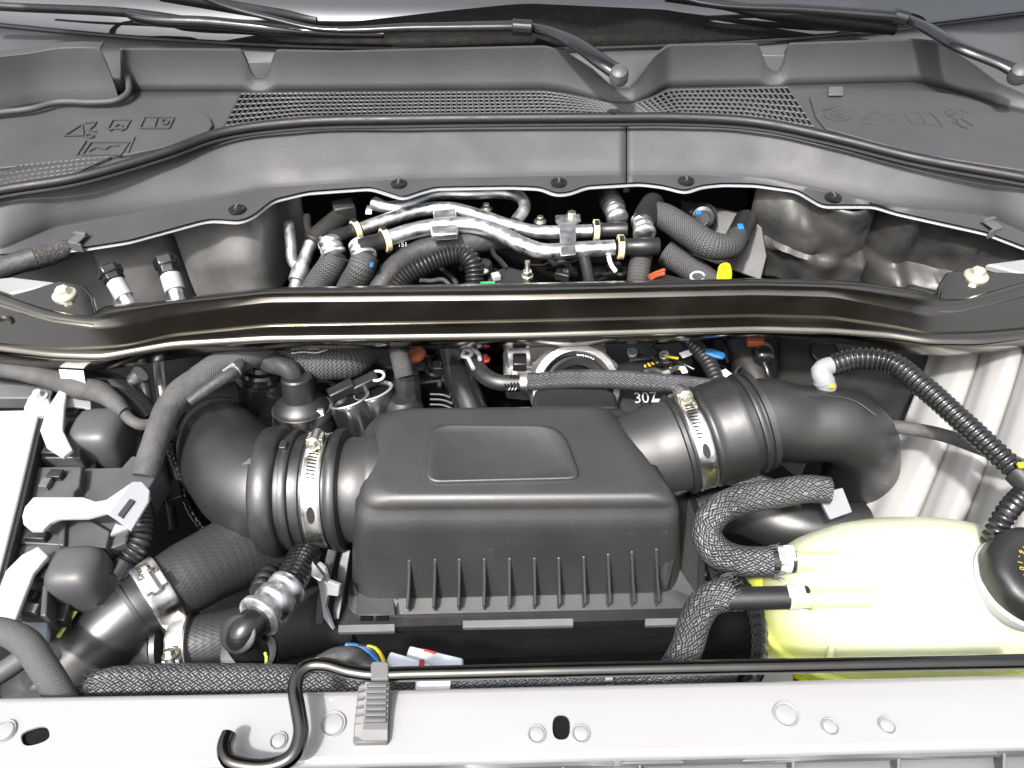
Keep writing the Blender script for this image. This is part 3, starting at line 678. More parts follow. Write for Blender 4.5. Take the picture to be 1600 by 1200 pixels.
# round the section a little by resampling across
obj('bar', MB().grid(R), 'bar', br, solid=0.003, sharp=70)
for side, pix, bp in (('l', [(-70, 458), (0, 464), (20, 460), (94, 437), (132, 444), (146, 462), (152, 498), (146, 510), (80, 502), (0, 478), (-70, 468)], (101, 457)),
                      ('r', [(1680, 428), (1560, 424), (1510, 420), (1478, 424), (1466, 446), (1462, 488), (1500, 486), (1560, 472), (1680, 440)], (1525, 428))):
    o = plate('mounting_flange', 'bar', pix, 0.0385, 0.02, br, bevel=0.004, seg=3)
    p = at(bp[0], bp[1] + 4, 0.039); bolt('bolt', p, 11 * mpx(p), 'bar_bolt', br, h=0.009, flange=1.65)
p = at(6, 508, 0.033); obj('bracket_hole_rim', MB().lathe(p, V((0, -0.3, 1)), [(0.014, -0.004), (0.014, 0.003), (0.011, 0.004), (0.010, -0.003)], 24), 'bar', br)

# ---------------------------------------------------------------- white front panel
rs = thing('radiator_support', 'pale silver white front panel with round plugs and oval holes', 'front panel', at(800, 1130, -0.03))
rear = [(-260, 1104), (-60, 1100), (0, 1098), (400, 1091), (800, 1081), (1200, 1072), (1600, 1062), (1680, 1060), (1880, 1055)]
front = [(1880, 1146), (1680, 1152), (1600, 1155), (1400, 1160), (1080, 1169), (960, 1171), (800, 1176), (590, 1180), (320, 1187), (140, 1193), (-60, 1199), (-260, 1205)]
bm = bmesh.new()
def loop(pts):
    vs = [bm.verts.new(p) for p in pts]; return [bm.edges.new((vs[i], vs[(i + 1) % len(vs)])) for i in range(len(vs))]
def oval(cx, cy, rx, ry, rot=0, n=20, e=2.0):
    out = []
    for i in range(n):
        a = 2 * PI * i / n; c, s_ = math.cos(a), math.sin(a)
        x = rx * math.copysign(abs(c) ** (2 / e), c); y = ry * math.copysign(abs(s_) ** (2 / e), s_)
        out.append((cx + x * math.cos(rot) - y * math.sin(rot), cy + x * math.sin(rot) + y * math.cos(rot)))
    return out
holes = [oval(55, 1150, 23, 13, -0.30, e=2.8), oval(877, 1136, 14, 20, 0, e=2.6)]
bm.free()
from mathutils.geometry import tessellate_polygon
loops = [[at(x, y, 0) for x, y in rear + front]] + [[at(x, y, 0) for x, y in h] for h in holes]
mb = MB(); flat = [p for l in loops for p in l]
mb.add(flat, [tuple(t) for t in tessellate_polygon(loops)])
for l in loops[1:]:
    n = len(l); ctr = sum(l, V((0, 0, 0))) / n
    mb.rings([l, [p.lerp(ctr, 0.03) - Z0 * 0.0006 for p in l], [p.lerp(ctr, 0.03) - Z0 * 0.0022 for p in l]], caps=False)
for edge, sgn, depth in ((rear, 1, 0.05), (front[::-1], -1, 0.008)):
    R = []
    for a in (0, 22, 45, 68, 90):
        c, s_ = math.cos(math.radians(a)), math.sin(math.radians(a)); R.append([at(x, y, 0) + V((0, sgn * 0.006 * s_, -0.006 * (1 - c))) for x, y in edge])
    R.append([p - Z0 * depth for p in R[-1]]); mb.grid(R)
obj('panel', mb, 'white_paint', rs, sharp=40)
for h in holes: hc = sum((at(x, y, -0.004) for x, y in h), V((0, 0, 0))) / len(h); obj('hole_bottom', MB().prism([hc + (at(x, y, -0.004) - hc) * 1.25 for x, y in h], V((0, 0, -0.01))), 'void', rs)
for i, (x, y, r) in enumerate([(521, 1132, 19), (436, 1158, 13), (839, 1148, 13.5), (908, 1147, 13.5), (1227, 1117, 19), (1296, 1136, 13), (1385, 1134, 13), (8, 1143, 17)]):
    p = at(x, y, 0); q = r * mpx(p)
    obj('plug', MB().lathe(p, V((0, 0, 1)), [(q * 1.10, -0.002), (q * 1.07, 0.0010), (q, 0.0022), (q * 0.94, 0.0018), (q * 0.88, 0.0003), (q * 0.84, 0.0003), (q * 0.78, 0.0018), (q * 0.5, 0.0024), (q * 0.02, 0.0025)], 32), 'white_paint', rs)
# grey plastic shroud in front of the panel
sh = thing('grille_shroud', 'dark grey ribbed plastic shroud in front of the white panel', 'shroud', at(1100, 1195, -0.05))
sx = list(range(560, 1690, 10)); fy = [y + 9 for y in srow(front[::-1], sx, 2)]
R = [[at(x, y + 1, -0.010) for x, y in zip(sx, fy)], [at(x, y + 6, -0.010) for x, y in zip(sx, fy)], [at(x, y + 12, -0.012 - 0.004 * math.sin(x * 0.013)) for x, y in zip(sx, fy)], [at(x, y + 14, -0.03) for x, y in zip(sx, fy)], [at(x, y + 45, -0.032) for x, y in zip(sx, fy)]]
obj('shroud_edge', MB().grid(R), 'grey_plastic', sh, solid=0.003)
for x in (700, 790, 880, 1000, 1240, 1405, 1570):
    y = interp(front[::-1], x) + 9; obj('rib', MB().prism([at(x - 3, y + 9, -0.010), at(x + 3, y + 9, -0.010), at(x + 3, y + 60, -0.02), at(x - 3, y + 60, -0.02)], V((0, 0, -0.02))), 'grey_plastic', sh, bevel=0.0008)
for x0, x1 in ((820, 960), (970, 1070), (1160, 1560)):
    y0, y1 = interp(front[::-1], x0) + 9, interp(front[::-1], x1) + 9
    obj('ledge', MB().prism([at(x0, y0 + 10, -0.008), at(x0 + 12, y0 + 5, -0.008), at(x1 - 12, y1 + 5, -0.008), at(x1, y1 + 10, -0.008), at(x1, y1 + 14, -0.008), at(x0, y0 + 14, -0.008)], V((0, 0, -0.008))), 'grey_plastic', sh, bevel=0.001)

# ---------------------------------------------------------------- white ribbed inner fender
ap = thing('fender_apron', 'white pressed metal inner fender with upright ribs', 'fender apron', at(1480, 800, -0.2))
def apt(s_, t):
    xt = 1455 + s_ * 290; xb = 1345 + s_ * 330
    return (xt + (xb - xt) * (t ** 1.15), 545 + (810 - 545) * t)
cols = 110; R = []
for t in zl(-0.12, 1.15, 26):
    r = []
    for i in range(cols + 1):
        s_ = i / cols; x, y = apt(s_, max(t, -0.12) if t >= 0 else 0)
        if t < 0: y = 545 + 265 * t
        d = 0.0
        for c in (0.27, 0.50, 0.74): d -= 0.011 * math.exp(-((s_ - c) / 0.014) ** 2)
        for c, wd in ((0.14, 0.08), (0.39, 0.07), (0.62, 0.08)): d += 0.007 * math.exp(-((s_ - c) / wd) ** 4)
        z = -0.08 - 0.10 * max(t, 0) + 0.12 * s_ + d
        r.append(at(x, y, z))
    R.append(r)
obj('ribbed_panel', MB().grid(R), 'apron_paint', ap, solid=0.003, sharp=60)
# ================================================================ air box
X1 = V((1, 0, 0)); Z1 = V((0, 0, 1))
def rpoly(c, rad, n=8):
    """rounded polygon in a plane of constant z from corner points c, radius per corner"""
    out = []; m = len(c)
    for i in range(m):
        p0, p, p1 = c[i - 1], c[i], c[(i + 1) % m]; r = rad[i] if isinstance(rad, (list, tuple)) else rad
        a = (p0 - p).normalized(); b = (p1 - p).normalized(); k = min(r, 0.48 * (p0 - p).length, 0.48 * (p1 - p).length)
        A, B = p + a * k, p + b * k
        for j in range(n + 1):
            t = j / n; out.append(A * (1 - t) ** 2 + p * 2 * t * (1 - t) + B * t * t)
    return out
def inset(c, d):
    ctr = sum(c, V((0, 0, 0))) / len(c); return [p + (ctr - p).normalized() * d for p in c]

ab = thing('air_box', 'black plastic air filter box with ribbed front and domed lid', 'air box', at(800, 960, -0.16))
ZT = -0.018
top = [at(588, 630, ZT + 0.006), at(955, 625, ZT + 0.006), at(1074, 782, ZT), at(548, 786, ZT)]
bot = [at(540, 700, -0.15), at(1085, 690, -0.15), at(1062, 926, -0.15), at(552, 938, -0.15)]
rings = []
def ringat(f, ins, dz, rad):
    c = [a.lerp(b, f) for a, b in zip(top, bot)]; c = inset(c, ins); rings.append([p + V((0, 0, dz)) for p in rpoly(c, rad, 7)])
rad = [0.030, 0.012, 0.024, 0.030]
for f, ins, dz in ((0, 0.060, 0.0), (0, 0.032, 0.0), (0, 0.026, -0.0002), (0.0, 0.019, -0.0014), (0.0, 0.0125, -0.0037), (0.0, 0.007, -0.0072), (0.0, 0.003, -0.0118), (0.0, 0.0008, -0.0170), (0.14, 0, -0.003), (0.3, 0, 0), (0.5, 0, 0), (0.75, 0, 0), (0.92, 0, 0), (1.0, 0, 0)):
    ringat(f, ins, dz, rad)
obj('lid', MB().rings(rings), 'lid', ab, sharp=50)
# raised panel on the lid
bz = ZT + 0.0035
pc = [at(672, 663, bz + 0.004), at(878, 664, bz + 0.004), at(908, 748, bz + 0.001), at(664, 754, bz + 0.001)]
r0 = rpoly(pc, [0.02, 0.03, 0.014, 0.016], 7); r1_ = rpoly(inset(pc, 0.0030), [0.02, 0.03, 0.014, 0.016], 7); r2_ = rpoly(inset(pc, 0.0075), [0.018, 0.026, 0.012, 0.014], 7)
obj('lid_panel', MB().rings([[p - Z1 * 0.006 for p in r0], r0, [p + Z1 * 0.0014 for p in r1_], [p + Z1 * 0.0002 for p in r2_]]), 'lid', ab, sharp=75)
# front ribs, skirt, tray
FT = lambda x: at(x, 790, -0.03); FB = lambda x: at(x, 936 - (x - 566) * 0.022, -0.15); FS = lambda x: at(x, 961 - (x - 566) * 0.022, -0.156)
skp = [at(548, 700, -0.149), at(1085, 690, -0.149), at(1062, 928, -0.149), at(552, 940, -0.149)]
sk2 = [p + d for p, d in zip([at(540, 700, -0.156), at(1095, 690, -0.156), at(1088, 950, -0.156), at(545, 962, -0.156)], [V((0, 0, 0))] * 4)]
obj('skirt', MB().rings([rpoly(skp, 0.02, 5), rpoly(inset(sk2, 0.001), 0.015, 5), rpoly(sk2, 0.015, 5), [p - Z1 * 0.004 for p in rpoly(sk2, 0.015, 5)]]), 'lid', ab, sharp=30)
fl2 = [at(520, 720, -0.160), at(1105, 700, -0.160), at(1100, 966, -0.160), at(522, 982, -0.160)]
obj('tray', MB().rings([rpoly(inset(fl2, 0.002), 0.015, 5), rpoly(fl2, 0.015, 5), [p - Z1 * 0.012 for p in rpoly(fl2, 0.015, 5)], [p - Z1 * 0.016 for p in rpoly(inset(fl2, 0.012), 0.015, 5)], [p - Z1 * 0.16 for p in rpoly(inset(fl2, 0.03), 0.015, 5)]]), 'plastic', ab, sharp=30)
for x in (640, 680, 718, 757, 796, 835, 873, 912, 950, 987, 1025):
    yt = 868 - (4 if x > 900 else 0) * (x - 900) / 40
    a = FT(x).lerp(FB(x), (yt - 790) / 146.0); w_ = 0.0018
    b_, c_ = FB(x), FS(x) + V((0, 0.002, 0.0005)); a2 = a.lerp(b_, 0.45) + V((0, -0.006, 0))
    poly = [a + V((0, 0.004, 0)), a + V((0, -0.0045, 0.0005)), a2 + V((0, -0.0070, 0)), b_ + V((0, -0.019, 0.012)), c_ + V((0, 0, 0.004)), c_ + V((0, 0, -0.002)), b_ + V((0, 0.006, -0.004))]
    obj('rib', MB().prism([p - X1 * w_ for p in poly], X1 * 2 * w_), 'lid', ab, bevel=0.0010)
a, b_, c_ = at(592, 852, -0.085), at(616, 905, -0.14), at(620, 962, -0.155)
obj('gusset', MB().prism([a, at(600, 862, -0.085), b_ + V((0.003, 0, 0)), c_ + V((0.003, 0, 0)), c_ + V((-0.002, 0.002, 0)), at(612, 935, -0.15), at(610, 905, -0.14)], V((0, 0.012, -0.012))), 'lid', ab, bevel=0.0006)
obj('corner_block', MB().prism([at(560, 910, -0.148), at(612, 912, -0.148), at(618, 962, -0.149), at(556, 962, -0.149)], V((0, 0.02, -0.02))), 'lid', ab, bevel=0.001)
for x0, x1, y0, y1 in ((528, 617, 976, 988), (723, 896, 969, 981), (1008, 1072, 966, 977)):
    dy = (x1 - x0) * 0.02
    obj('flange_lip', MB().prism([at(x0, y0, -0.158), at(x1, y0 - dy, -0.158), at(x1, y1 - dy, -0.160), at(x0, y1, -0.160)], V((0, 0, -0.006))), 'grey_plastic', ab, bevel=0.0008)
for (x, y) in ((575, 966), (600, 966)):
    obj('slot', MB().box(at(x - 3, y, -0.1575), 0.013, 0.005, 0.002), 'void', ab)
# right side buttress and bracket bars of the box
obj('side_buttress', MB().prism([at(1040, 800, -0.05), at(1062, 780, -0.04), at(1063, 850, -0.09), at(1045, 930, -0.14), at(1036, 900, -0.12)], V((-0.02, 0.02, 0))), 'lid', ab, bevel=0.004)
obj('corner_web', MB().prism([at(1046, 888, -0.13), at(1060, 885, -0.13), at(1087, 925, -0.15), at(1087, 935, -0.156), at(1050, 935, -0.156)], V((0, 0.004, -0.004))), 'lid', ab, bevel=0.0006)
# necks
LC = at(503, 766, -0.082); lm = mpx(LC)
def lath(o, ax, prof, x0): return MB().lathe(o, ax, [(r * lm, (x - x0) * lm) for x, r in prof], 56)
obj('inlet_neck', lath(LC, X1, [(508, 78), (512, 81), (540, 82), (552, 84), (562, 88), (568, 90), (600, 80)], 480), 'lid', ab)
RC = at(1076, 690, -0.06); rm = mpx(RC); RA = (at(1200, 655, -0.045) - at(1000, 716, -0.075)).normalized()
obj('inlet_neck', MB().lathe(RC, RA, [(r * rm, h * rm) for h, r in ((-150, 62), (-95, 70), (-60, 71), (-20, 72), (-15, 76))], 56), 'lid', ab)
obj('neck_web', MB().prism([at(1040, 762, -0.075), at(1088, 748, -0.075), at(1092, 758, -0.085), at(1058, 775, -0.085)], V((0, 0.01, -0.02))), 'lid', ab, bevel=0.001)
# latch spring at the left of the tray
lt_ = obj('latch', MB().prism([at(496, 880, -0.09), at(506, 888, -0.09), at(512, 908, -0.1), at(530, 915, -0.1), at(528, 932, -0.11), at(512, 930, -0.11), at(508, 950, -0.13), at(520, 985, -0.15), at(505, 965, -0.14), at(499, 920, -0.11), at(492, 896, -0.1)], V((0.002, 0.004, -0.002))), 'light_grey', ab, bevel=0.0006)
tube('gasket', 'braid_fine', [(520, 860, -0.11), (512, 890, -0.12), (505, 930, -0.135), (500, 975, -0.15)], 8, ab, n=10)
obj('side_rail', MB().prism([at(532, 858, -0.12), at(548, 858, -0.12), at(530, 968, -0.155), at(517, 968, -0.155)], V((0, 0, -0.02))), 'plastic', ab, bevel=0.001)

# ---------------------------------------------------------------- couplers, ducts, clamps
def ring_pt(o, ax, ang, r):
    x, y, a = frame(ax); return o + (x * math.cos(ang) + y * math.sin(ang)) * r, (x * math.cos(ang) + y * math.sin(ang)), (-x * math.sin(ang) + y * math.cos(ang))
def worm_clamp(label, o, ax, r, width, ang, sgn=1, slots=10, slot_from=0.25, group='worm drive hose clamps', screw=True, cutout=None):
    ax = V(ax).normalized(); t = thing('hose_clamp', label, 'hose clamp', o - Z1 * r, group)
    hw = width / 2; e = 0.0016
    obj('band', MB().lathe(o, ax, [(r, -hw), (r + e, -hw), (r + e * 1.5, -hw * 0.8), (r + e, -hw * 0.6), (r + e, hw * 0.6), (r + e * 1.5, hw * 0.8), (r + e, hw), (r, hw)], 72), 'steel', t)
    p, n, tg = ring_pt(o, ax, ang, r)
    mb = MB().obox(p + n * 0.006, ax * hw * 0.92, tg * 0.0085, n * 0.005)
    mb.cyl(p + n * 0.008 - tg * 0.012, p + n * 0.008 + tg * 0.012, 0.0062, n=16)
    obj('screw_housing', mb, 'steel', t, bevel=0.001)
    sc = p + n * 0.008 - tg * sgn * 0.013
    obj('screw', MB().lathe(sc, -tg * sgn, [(0.0075, -0.002), (0.0075, 0.001), (0.006, 0.0014), (0.0058, 0.006), (0.005, 0.007)], 6 if screw else 18).lathe(sc, -tg * sgn, [(0.0085, -0.001), (0.0085, 0.0012)], 20), 'zinc', t, bevel=0.0006)
    for i in range(slots):
        a2 = ang - sgn * (slot_from + i * 0.0042 / r); q, n2, t2 = ring_pt(o, ax, a2, r + e * 1.02)
        obj('thread_slot', MB().obox(q, ax * hw * 0.5 + t2 * hw * 0.10, t2 * 0.0008, n2 * 0.0003), 'void', t)
    if cutout is not None:
        for da, ln in ((0, 0.013),):
            q = []
            for k in range(24):
                u = 2 * PI * k / 24; aa = ang - sgn * (cutout + 0.15 * math.sin(u)); pt, n2, t2 = ring_pt(o, ax, aa, r + e * 1.6)
                q.append(pt + ax * hw * 0.42 * math.cos(u))
            obj('band_slot', MB().prism(q, ring_pt(o, ax, ang - sgn * cutout, 1)[1] * -0.0006), 'rubber', t)
    return t
cp = thing('rubber_coupler', 'black ribbed rubber coupler joining the elbow duct to the box inlet', 'coupler', LC - Z1 * 0.07)
obj('boot', lath(LC, X1, [(392, 84), (394, 96), (398, 100), (412, 102), (424, 100), (428, 97), (430, 90), (434, 89), (438, 90), (439, 95), (446, 96), (449, 94), (450, 89), (458, 89), (464, 88), (466, 85), (501, 85), (502, 90), (506, 95), (514, 96), (519, 94), (521, 88), (522, 80)], 480), 'soft_rubber', cp, sharp=45)
p, n_, t_ = ring_pt(at(463, 766, -0.082), X1, math.radians(85), 95 * lm)
obj('alignment_tab', MB().obox(p + n_ * 0.001, X1 * 0.004, t_ * 0.006, n_ * 0.004), 'soft_rubber', cp, bevel=0.001)
worm_clamp('steel worm clamp with bright blank band on the coupler beside the elbow', LC + X1 * 4 * lm, X1, 87 * lm, 27 * lm, math.radians(74), -1, slots=9, slot_from=0.22, cutout=1.35)
el = thing('intake_duct', 'matte black elbow duct dropping away beside the control module plugs', 'intake duct', at(360, 720, -0.3))
EP = [(460, 766, -0.082, 82), (426, 767, -0.082, 84), (398, 758, -0.083, 82), (368, 732, -0.09, 76), (352, 704, -0.11, 69), (346, 688, -0.15, 64), (346, 682, -0.27, 62)]
tube('duct_body', 'duct', EP, 88, el, n=40, step=0.005, hint=V((0, 0, 1)))
obj('locking_tab', MB().prism([at(378, 725, -0.008), at(392, 714, -0.008), at(392, 724, -0.008)], V((0, 0, -0.006))), 'grey_plastic', el, bevel=0.0005)

cp2 = thing('rubber_coupler', 'black rubber coupler with twin ribs joining the second duct to the box', 'coupler', RC - Z1 * 0.06)
obj('boot', MB().lathe(RC, RA, [(r * rm, h * rm) for h, r in ((-22, 68), (-20, 78), (-15, 80), (-12, 78), (-11, 74), (20, 74), (21, 78), (25, 81), (29, 81), (33, 79), (40, 80), (72, 82), (78, 83), (81, 82), (82, 76), (92, 75), (93, 81), (98, 82), (101, 80), (102, 74), (106, 74), (107, 79), (116, 79), (118, 72), (120, 56))], 64), 'soft_rubber', cp2, sharp=45)
worm_clamp('steel worm clamp with slotted band on the coupler by the braided hose', RC + RA * 5 * rm, RA, 76 * rm, 25 * rm, math.radians(68), -1, slots=12, slot_from=0.22, cutout=1.28)
d2 = thing('intake_duct', 'matte black elbow duct with a grey pipe fitting on its back', 'intake duct', at(1340, 700, -0.3))
q = RC + RA * 128 * rm; q2 = RC + RA * 150 * rm
obj('duct_body', MB().tube([(RC + RA * 96 * rm, 66 * rm), (RC + RA * 122 * rm, 64 * rm), (at(1250, 662, -0.052), 61 * rm), (at(1305, 664, -0.055), 60 * rm), (at(1337, 682, -0.075), 59 * rm), (at(1345, 712, -0.12), 60 * rm), (at(1340, 752, -0.19), 62 * rm), (at(1325, 790, -0.27), 64 * rm)], n=40, step=0.005), 'duct', d2)
obj('mould_seam', MB().tube([(at(x, y, z), 0.0007) for x, y, z in ((1210, 632, -0.003), (1240, 622, -0.003), (1290, 618, -0.003), (1335, 626, -0.006), (1368, 648, -0.014))], n=6), 'duct', d2)
obj('bracket', MB().prism([at(1222, 722, -0.08), at(1262, 718, -0.08), at(1250, 748, -0.1), at(1240, 735, -0.1)], V((0, 0, -0.006))), 'plastic', d2, bevel=0.001)
# grey elbow and corrugated hose on the right
ge = thing('hose_elbow', 'light grey plastic elbow fitting on the corrugated hose end', 'elbow fitting', at(1285, 606, -0.02))
tube('elbow_body', 'light_grey', [(1292, 606, -0.012, 15), (1286, 590, 0.002, 15), (1282, 580, 0.006, 15), (1288, 574, 0.008, 14), (1304, 570, 0.008, 14)], 15, ge, n=20)
obj('elbow_rib', MB().tube([(at(1288, 597, -0.003), 16.5 * 0.00075), (at(1287, 594, -0.001), 16.5 * 0.00075)], n=20), 'light_grey', ge)
obj('yellow_mark', MB().box(at(1299, 603, 0.0), 0.007, 0.006, 0.004), 'yellow', ge, bevel=0.001)
tag(tube('corrugated_hose', 'gloss_black', [(1298, 571, 0.008), (1340, 560, 0.012), (1390, 566, 0.014), (1440, 602, 0.016), (1500, 655, 0.018), (1560, 710, 0.018), (1640, 785, 0.012)], 18, n=22, ring=0.0066, amp=0.16), 'black corrugated hose arching from the grey elbow over the white fender', 'corrugated hose')
tag(tube('corrugated_hose', 'gloss_black', [(1640, 752, 0.0), (1600, 772, 0.004), (1572, 802, 0.0), (1552, 840, -0.02), (1545, 880, -0.05)], 17, n=22, ring=0.0066, amp=0.16), 'black corrugated hose dropping behind the coolant tank', 'corrugated hose')
obj_c = thing('hose_collar', 'black collar with yellow dot where the corrugated hose meets the fender', 'collar', at(1600, 745, 0.0))
tube('sleeve', 'plastic', [(1588, 736, 0.017), (1612, 760, 0.014)], 21, obj_c, n=20); obj('yellow_mark', MB().box(at(1598, 727, 0.034), 0.010, 0.006, 0.004), 'yellow', obj_c, bevel=0.001)
tag(tube('taped_harness', 'tape', [(1380, 664, -0.06), (1410, 668, -0.055), (1470, 679, -0.045), (1530, 700, -0.03), (1600, 728, -0.02)], 10.5, n=16), 'thin grey taped harness crossing the white fender', 'harness')

# ================================================================ coolant tank
tk = thing('coolant_tank', 'pale yellow green translucent coolant tank with black screw cap', 'coolant tank', at(1400, 1000, -0.19))
TC = at(1425, 928, -0.100); tm = mpx(TC)
def tank_ring(z, sx, sy, e=2.7, dy=0.0, dx=0.0, n=64):
    o = []
    for i in range(n):
        a = 2 * PI * i / n; c, s_ = math.cos(a), math.sin(a)
        o.append(TC + V((0.158 * sx * math.copysign(abs(c) ** (2 / e), c) + dx, 0.087 * sy * math.copysign(abs(s_) ** (2 / e), s_) + dy, z)))
    return o
up = [(-0.030, 1.0, 1.0), (-0.018, 1.0, 1.0), (-0.004, 0.988, 0.985), (0.012, 0.955, 0.95), (0.028, 0.895, 0.89), (0.042, 0.81, 0.81), (0.054, 0.70, 0.70), (0.064, 0.56, 0.56), (0.071, 0.40, 0.40), (0.0755, 0.22, 0.22), (0.0765, 0.05, 0.05)]
obj('upper_shell', MB().rings([tank_ring(z, a, b, 2.5 - 0.3 * max(0, z) / 0.07) for z, a, b in up]), 'tank', tk, sharp=60)
obj('seam_flange', MB().rings([tank_ring(z, a, b, 2.7) for z, a, b in ((-0.026, 0.99, 0.98), (-0.026, 1.022, 1.045), (-0.030, 1.030, 1.06), (-0.034, 1.022, 1.045), (-0.034, 0.99, 0.98))]), 'tank', tk, sharp=30)
obj('lower_shell', MB().rings([tank_ring(z, a, b, 2.7) for z, a, b in ((-0.034, 1.0, 1.0), (-0.045, 0.995, 0.99), (-0.055, 0.985, 0.98))], caps=False), 'tank', tk)
obj('coolant_fill', MB().rings([tank_ring(z, a, b, 2.7) for z, a, b in ((-0.055, 0.985, 0.98), (-0.085, 0.96, 0.95), (-0.11, 0.88, 0.86), (-0.12, 0.7, 0.7))]), 'coolant', tk)
for k, (a, b_) in enumerate(((1238, 1335), (1262, 1362))):
    y = (877, 936)[k]; z0 = (-0.050, -0.045)[k]
    mb = MB().cyl(at(a - 25, y, z0), at(b_, y - 1, z0 + 0.004), 13.5 * tm, n=22); mb.cyl(at(a + 2, y, z0), at(a + 9, y, z0), 16 * tm, n=22)
    obj('hose_nipple', mb, 'clear_neck', tk)
obj('mould_boss', MB().prism([at(1290, 890, -0.05), at(1338, 885, -0.045), at(1340, 912, -0.045), at(1288, 914, -0.055)], V((0, 0, -0.03))), 'tank_low', tk, bevel=0.006, seg=3)
obj('mould_boss', MB().prism([at(1270, 950, -0.075), at(1345, 950, -0.05), at(1345, 965, -0.05), at(1305, 985, -0.075)], V((0, 0, -0.03))), 'tank', tk, bevel=0.004, seg=3)
obj('side_pocket', MB().blob(at(1215, 920, -0.135), V((0.036, 0, 0)), V((0, 0.036, 0)), V((0, 0, 0.035)), 3), 'tank_low', tk)
for k, x in enumerate((1300, 1352, 1404, 1456, 1508)):
    obj('mould_rib', MB().tube([(at(x, 1008, -0.085), 0.0035), (at(x - 3, 1026, -0.096), 0.004), (at(x - 5, 1040, -0.112), 0.0035)], n=10), 'tank', tk)
CA = V((0.10, -0.16, 1)).normalized(); CP = at(1606, 905, -0.022)
obj('filler_neck', MB().lathe(CP - CA * 0.04, CA, [(0.036, 0), (0.040, 0.012), (0.046, 0.020), (0.0475, 0.026), (0.0475, 0.033), (0.044, 0.036)], 48), 'white_plastic', tk)
prof = [(0.0445, 0.0), (0.046, 0.004), (0.046, 0.022), (0.0435, 0.0275), (0.036, 0.030), (0.030, 0.0305), (0.028, 0.0285), (0.0, 0.0285)]
x_, y_, a_ = frame(CA); cn = 96; rr = []
for r, h in prof:
    rr.append([CP + a_ * (h - 0.004) + (x_ * math.cos(2 * PI * i / cn) + y_ * math.sin(2 * PI * i / cn)) * max(1e-4, r * (1 + (0.022 * (0.5 + 0.5 * math.cos(2 * PI * i / cn * 12)) if 0.002 < h < 0.025 and r > 0.04 else 0))) for i in range(cn)])
cap = obj('cap', MB().rings(rr), 'plastic', tk, sharp=50)
for i, ch in enumerate('COOLANT 16-101-E03-4X '):
    ang = math.radians(90 + i * 15)
    if ch == ' ': continue
    rad_ = x_ * math.cos(ang) + y_ * math.sin(ang)
    text('cap_print', ch, CP + a_ * 0.0252 + rad_ * 0.0235, 0.0070, 'yellow_print', cap, a_.cross(rad_) * 1.0, -rad_ if False else rad_ * -1, 0.0008)
obj('tank_bracket', MB().prism([at(1195, 1010, -0.16), at(1240, 1045, -0.15), at(1240, 1085, -0.16), at(1165, 1085, -0.16), at(1165, 1050, -0.16)], V((0, 0, -0.006))), 'light_grey', tk, bevel=0.001)
obj('upper_bracket', MB().prism([at(1283, 782, -0.06), at(1300, 766, -0.06), at(1317, 762, -0.06), at(1332, 800, -0.07), at(1298, 812, -0.07)], V((0, 0.004, -0.006))), 'light_grey', tk, bevel=0.001)

# coolant hoses
BZ = -0.03
def spring_clamp(label, c, ax, r, wd, tab_ang):
    t = thing('spring_clamp', label, 'spring clamp', c - Z1 * r); ax = V(ax).normalized()
    obj('clamp_band', MB().lathe(c, ax, [(r * 0.97, -wd / 2), (r * 1.07, -wd / 2), (r * 1.07, wd / 2), (r * 0.97, wd / 2)], 40), 'clamp_white', t, bevel=0.0006)
    for dx, hh in ((-0.36, 0.010), (0.36, 0.008)):
        p, n, tg = ring_pt(c, ax, tab_ang + dx * 0.6, r * 1.05)
        mb = MB().obox(p + n * hh * 0.5, ax * wd * 0.42, tg * 0.0012, n * hh * 0.5)
        obj('tab', mb, 'clamp_white', t, bevel=0.0008)
    for s_ in (-1, 1):
        p, n, tg = ring_pt(c + ax * s_ * wd * 0.6, ax, tab_ang, r * 1.08); obj('spring_leaf', MB().obox(p, ax * wd * 0.10, tg * r * 0.55, n * 0.0012), 'clamp_white', t, bevel=0.0006)
    return t
def frayed(parent, p, axis, r, n=26):
    x, y, a = frame(axis); mb = MB()
    for i in range(n):
        u = 2 * PI * i / n + random.uniform(-0.1, 0.1); e = x * math.cos(u) + y * math.sin(u); tg = -x * math.sin(u) + y * math.cos(u)
        L = random.uniform(0.004, 0.010); o_ = P3(p) + e * r
        mb.tube([(o_ - a * 0.003, 0.0005), (o_ + a * L * 0.5 + e * 0.0010, 0.0005), (o_ + a * L + e * random.uniform(-0.001, 0.004) + tg * random.uniform(-0.003, 0.003), 0.0003)], n=4, step=0.003)
    return tag(obj('frayed_strands', mb, 'tape', parent), None, None, None, 'stuff')
h1 = thing('coolant_hose', 'braided black hose looping in a hook from the duct to the upper tank nipple', 'coolant hose', at(1130, 850, -0.1))
tube('braided_sleeve', 'braid', [(1296, 766, -0.045, 21), (1260, 764, -0.045, 22), (1210, 772, -0.045, 23), (1155, 782, -0.045, 24), (1115, 805, -0.048, 24), (1103, 832, -0.055, 24), (1118, 860, -0.06, 25), (1155, 876, -0.058, 24), (1208, 878, -0.052, 24)], 23, h1, n=28, step=0.004)
o_ = tube('hose_end', 'rubber', [(1190, 876, -0.052), (1242, 876, -0.050)], 19, h1, n=24, bevel=0.002)
frayed(h1, (1208, 878, -0.052), V((1, 0, 0)), 24 * tm)
c = at(1224, 874, -0.050); spring_clamp('white spring clamp on the upper tank hose', c, at(1240, 876, -0.07) - at(1200, 876, -0.07), 20 * mpx(c), 0.012, math.radians(100))
h2 = thing('coolant_hose', 'braided black hose rising from the front panel to the lower tank nipple', 'coolant hose', at(1080, 1000, -0.1))
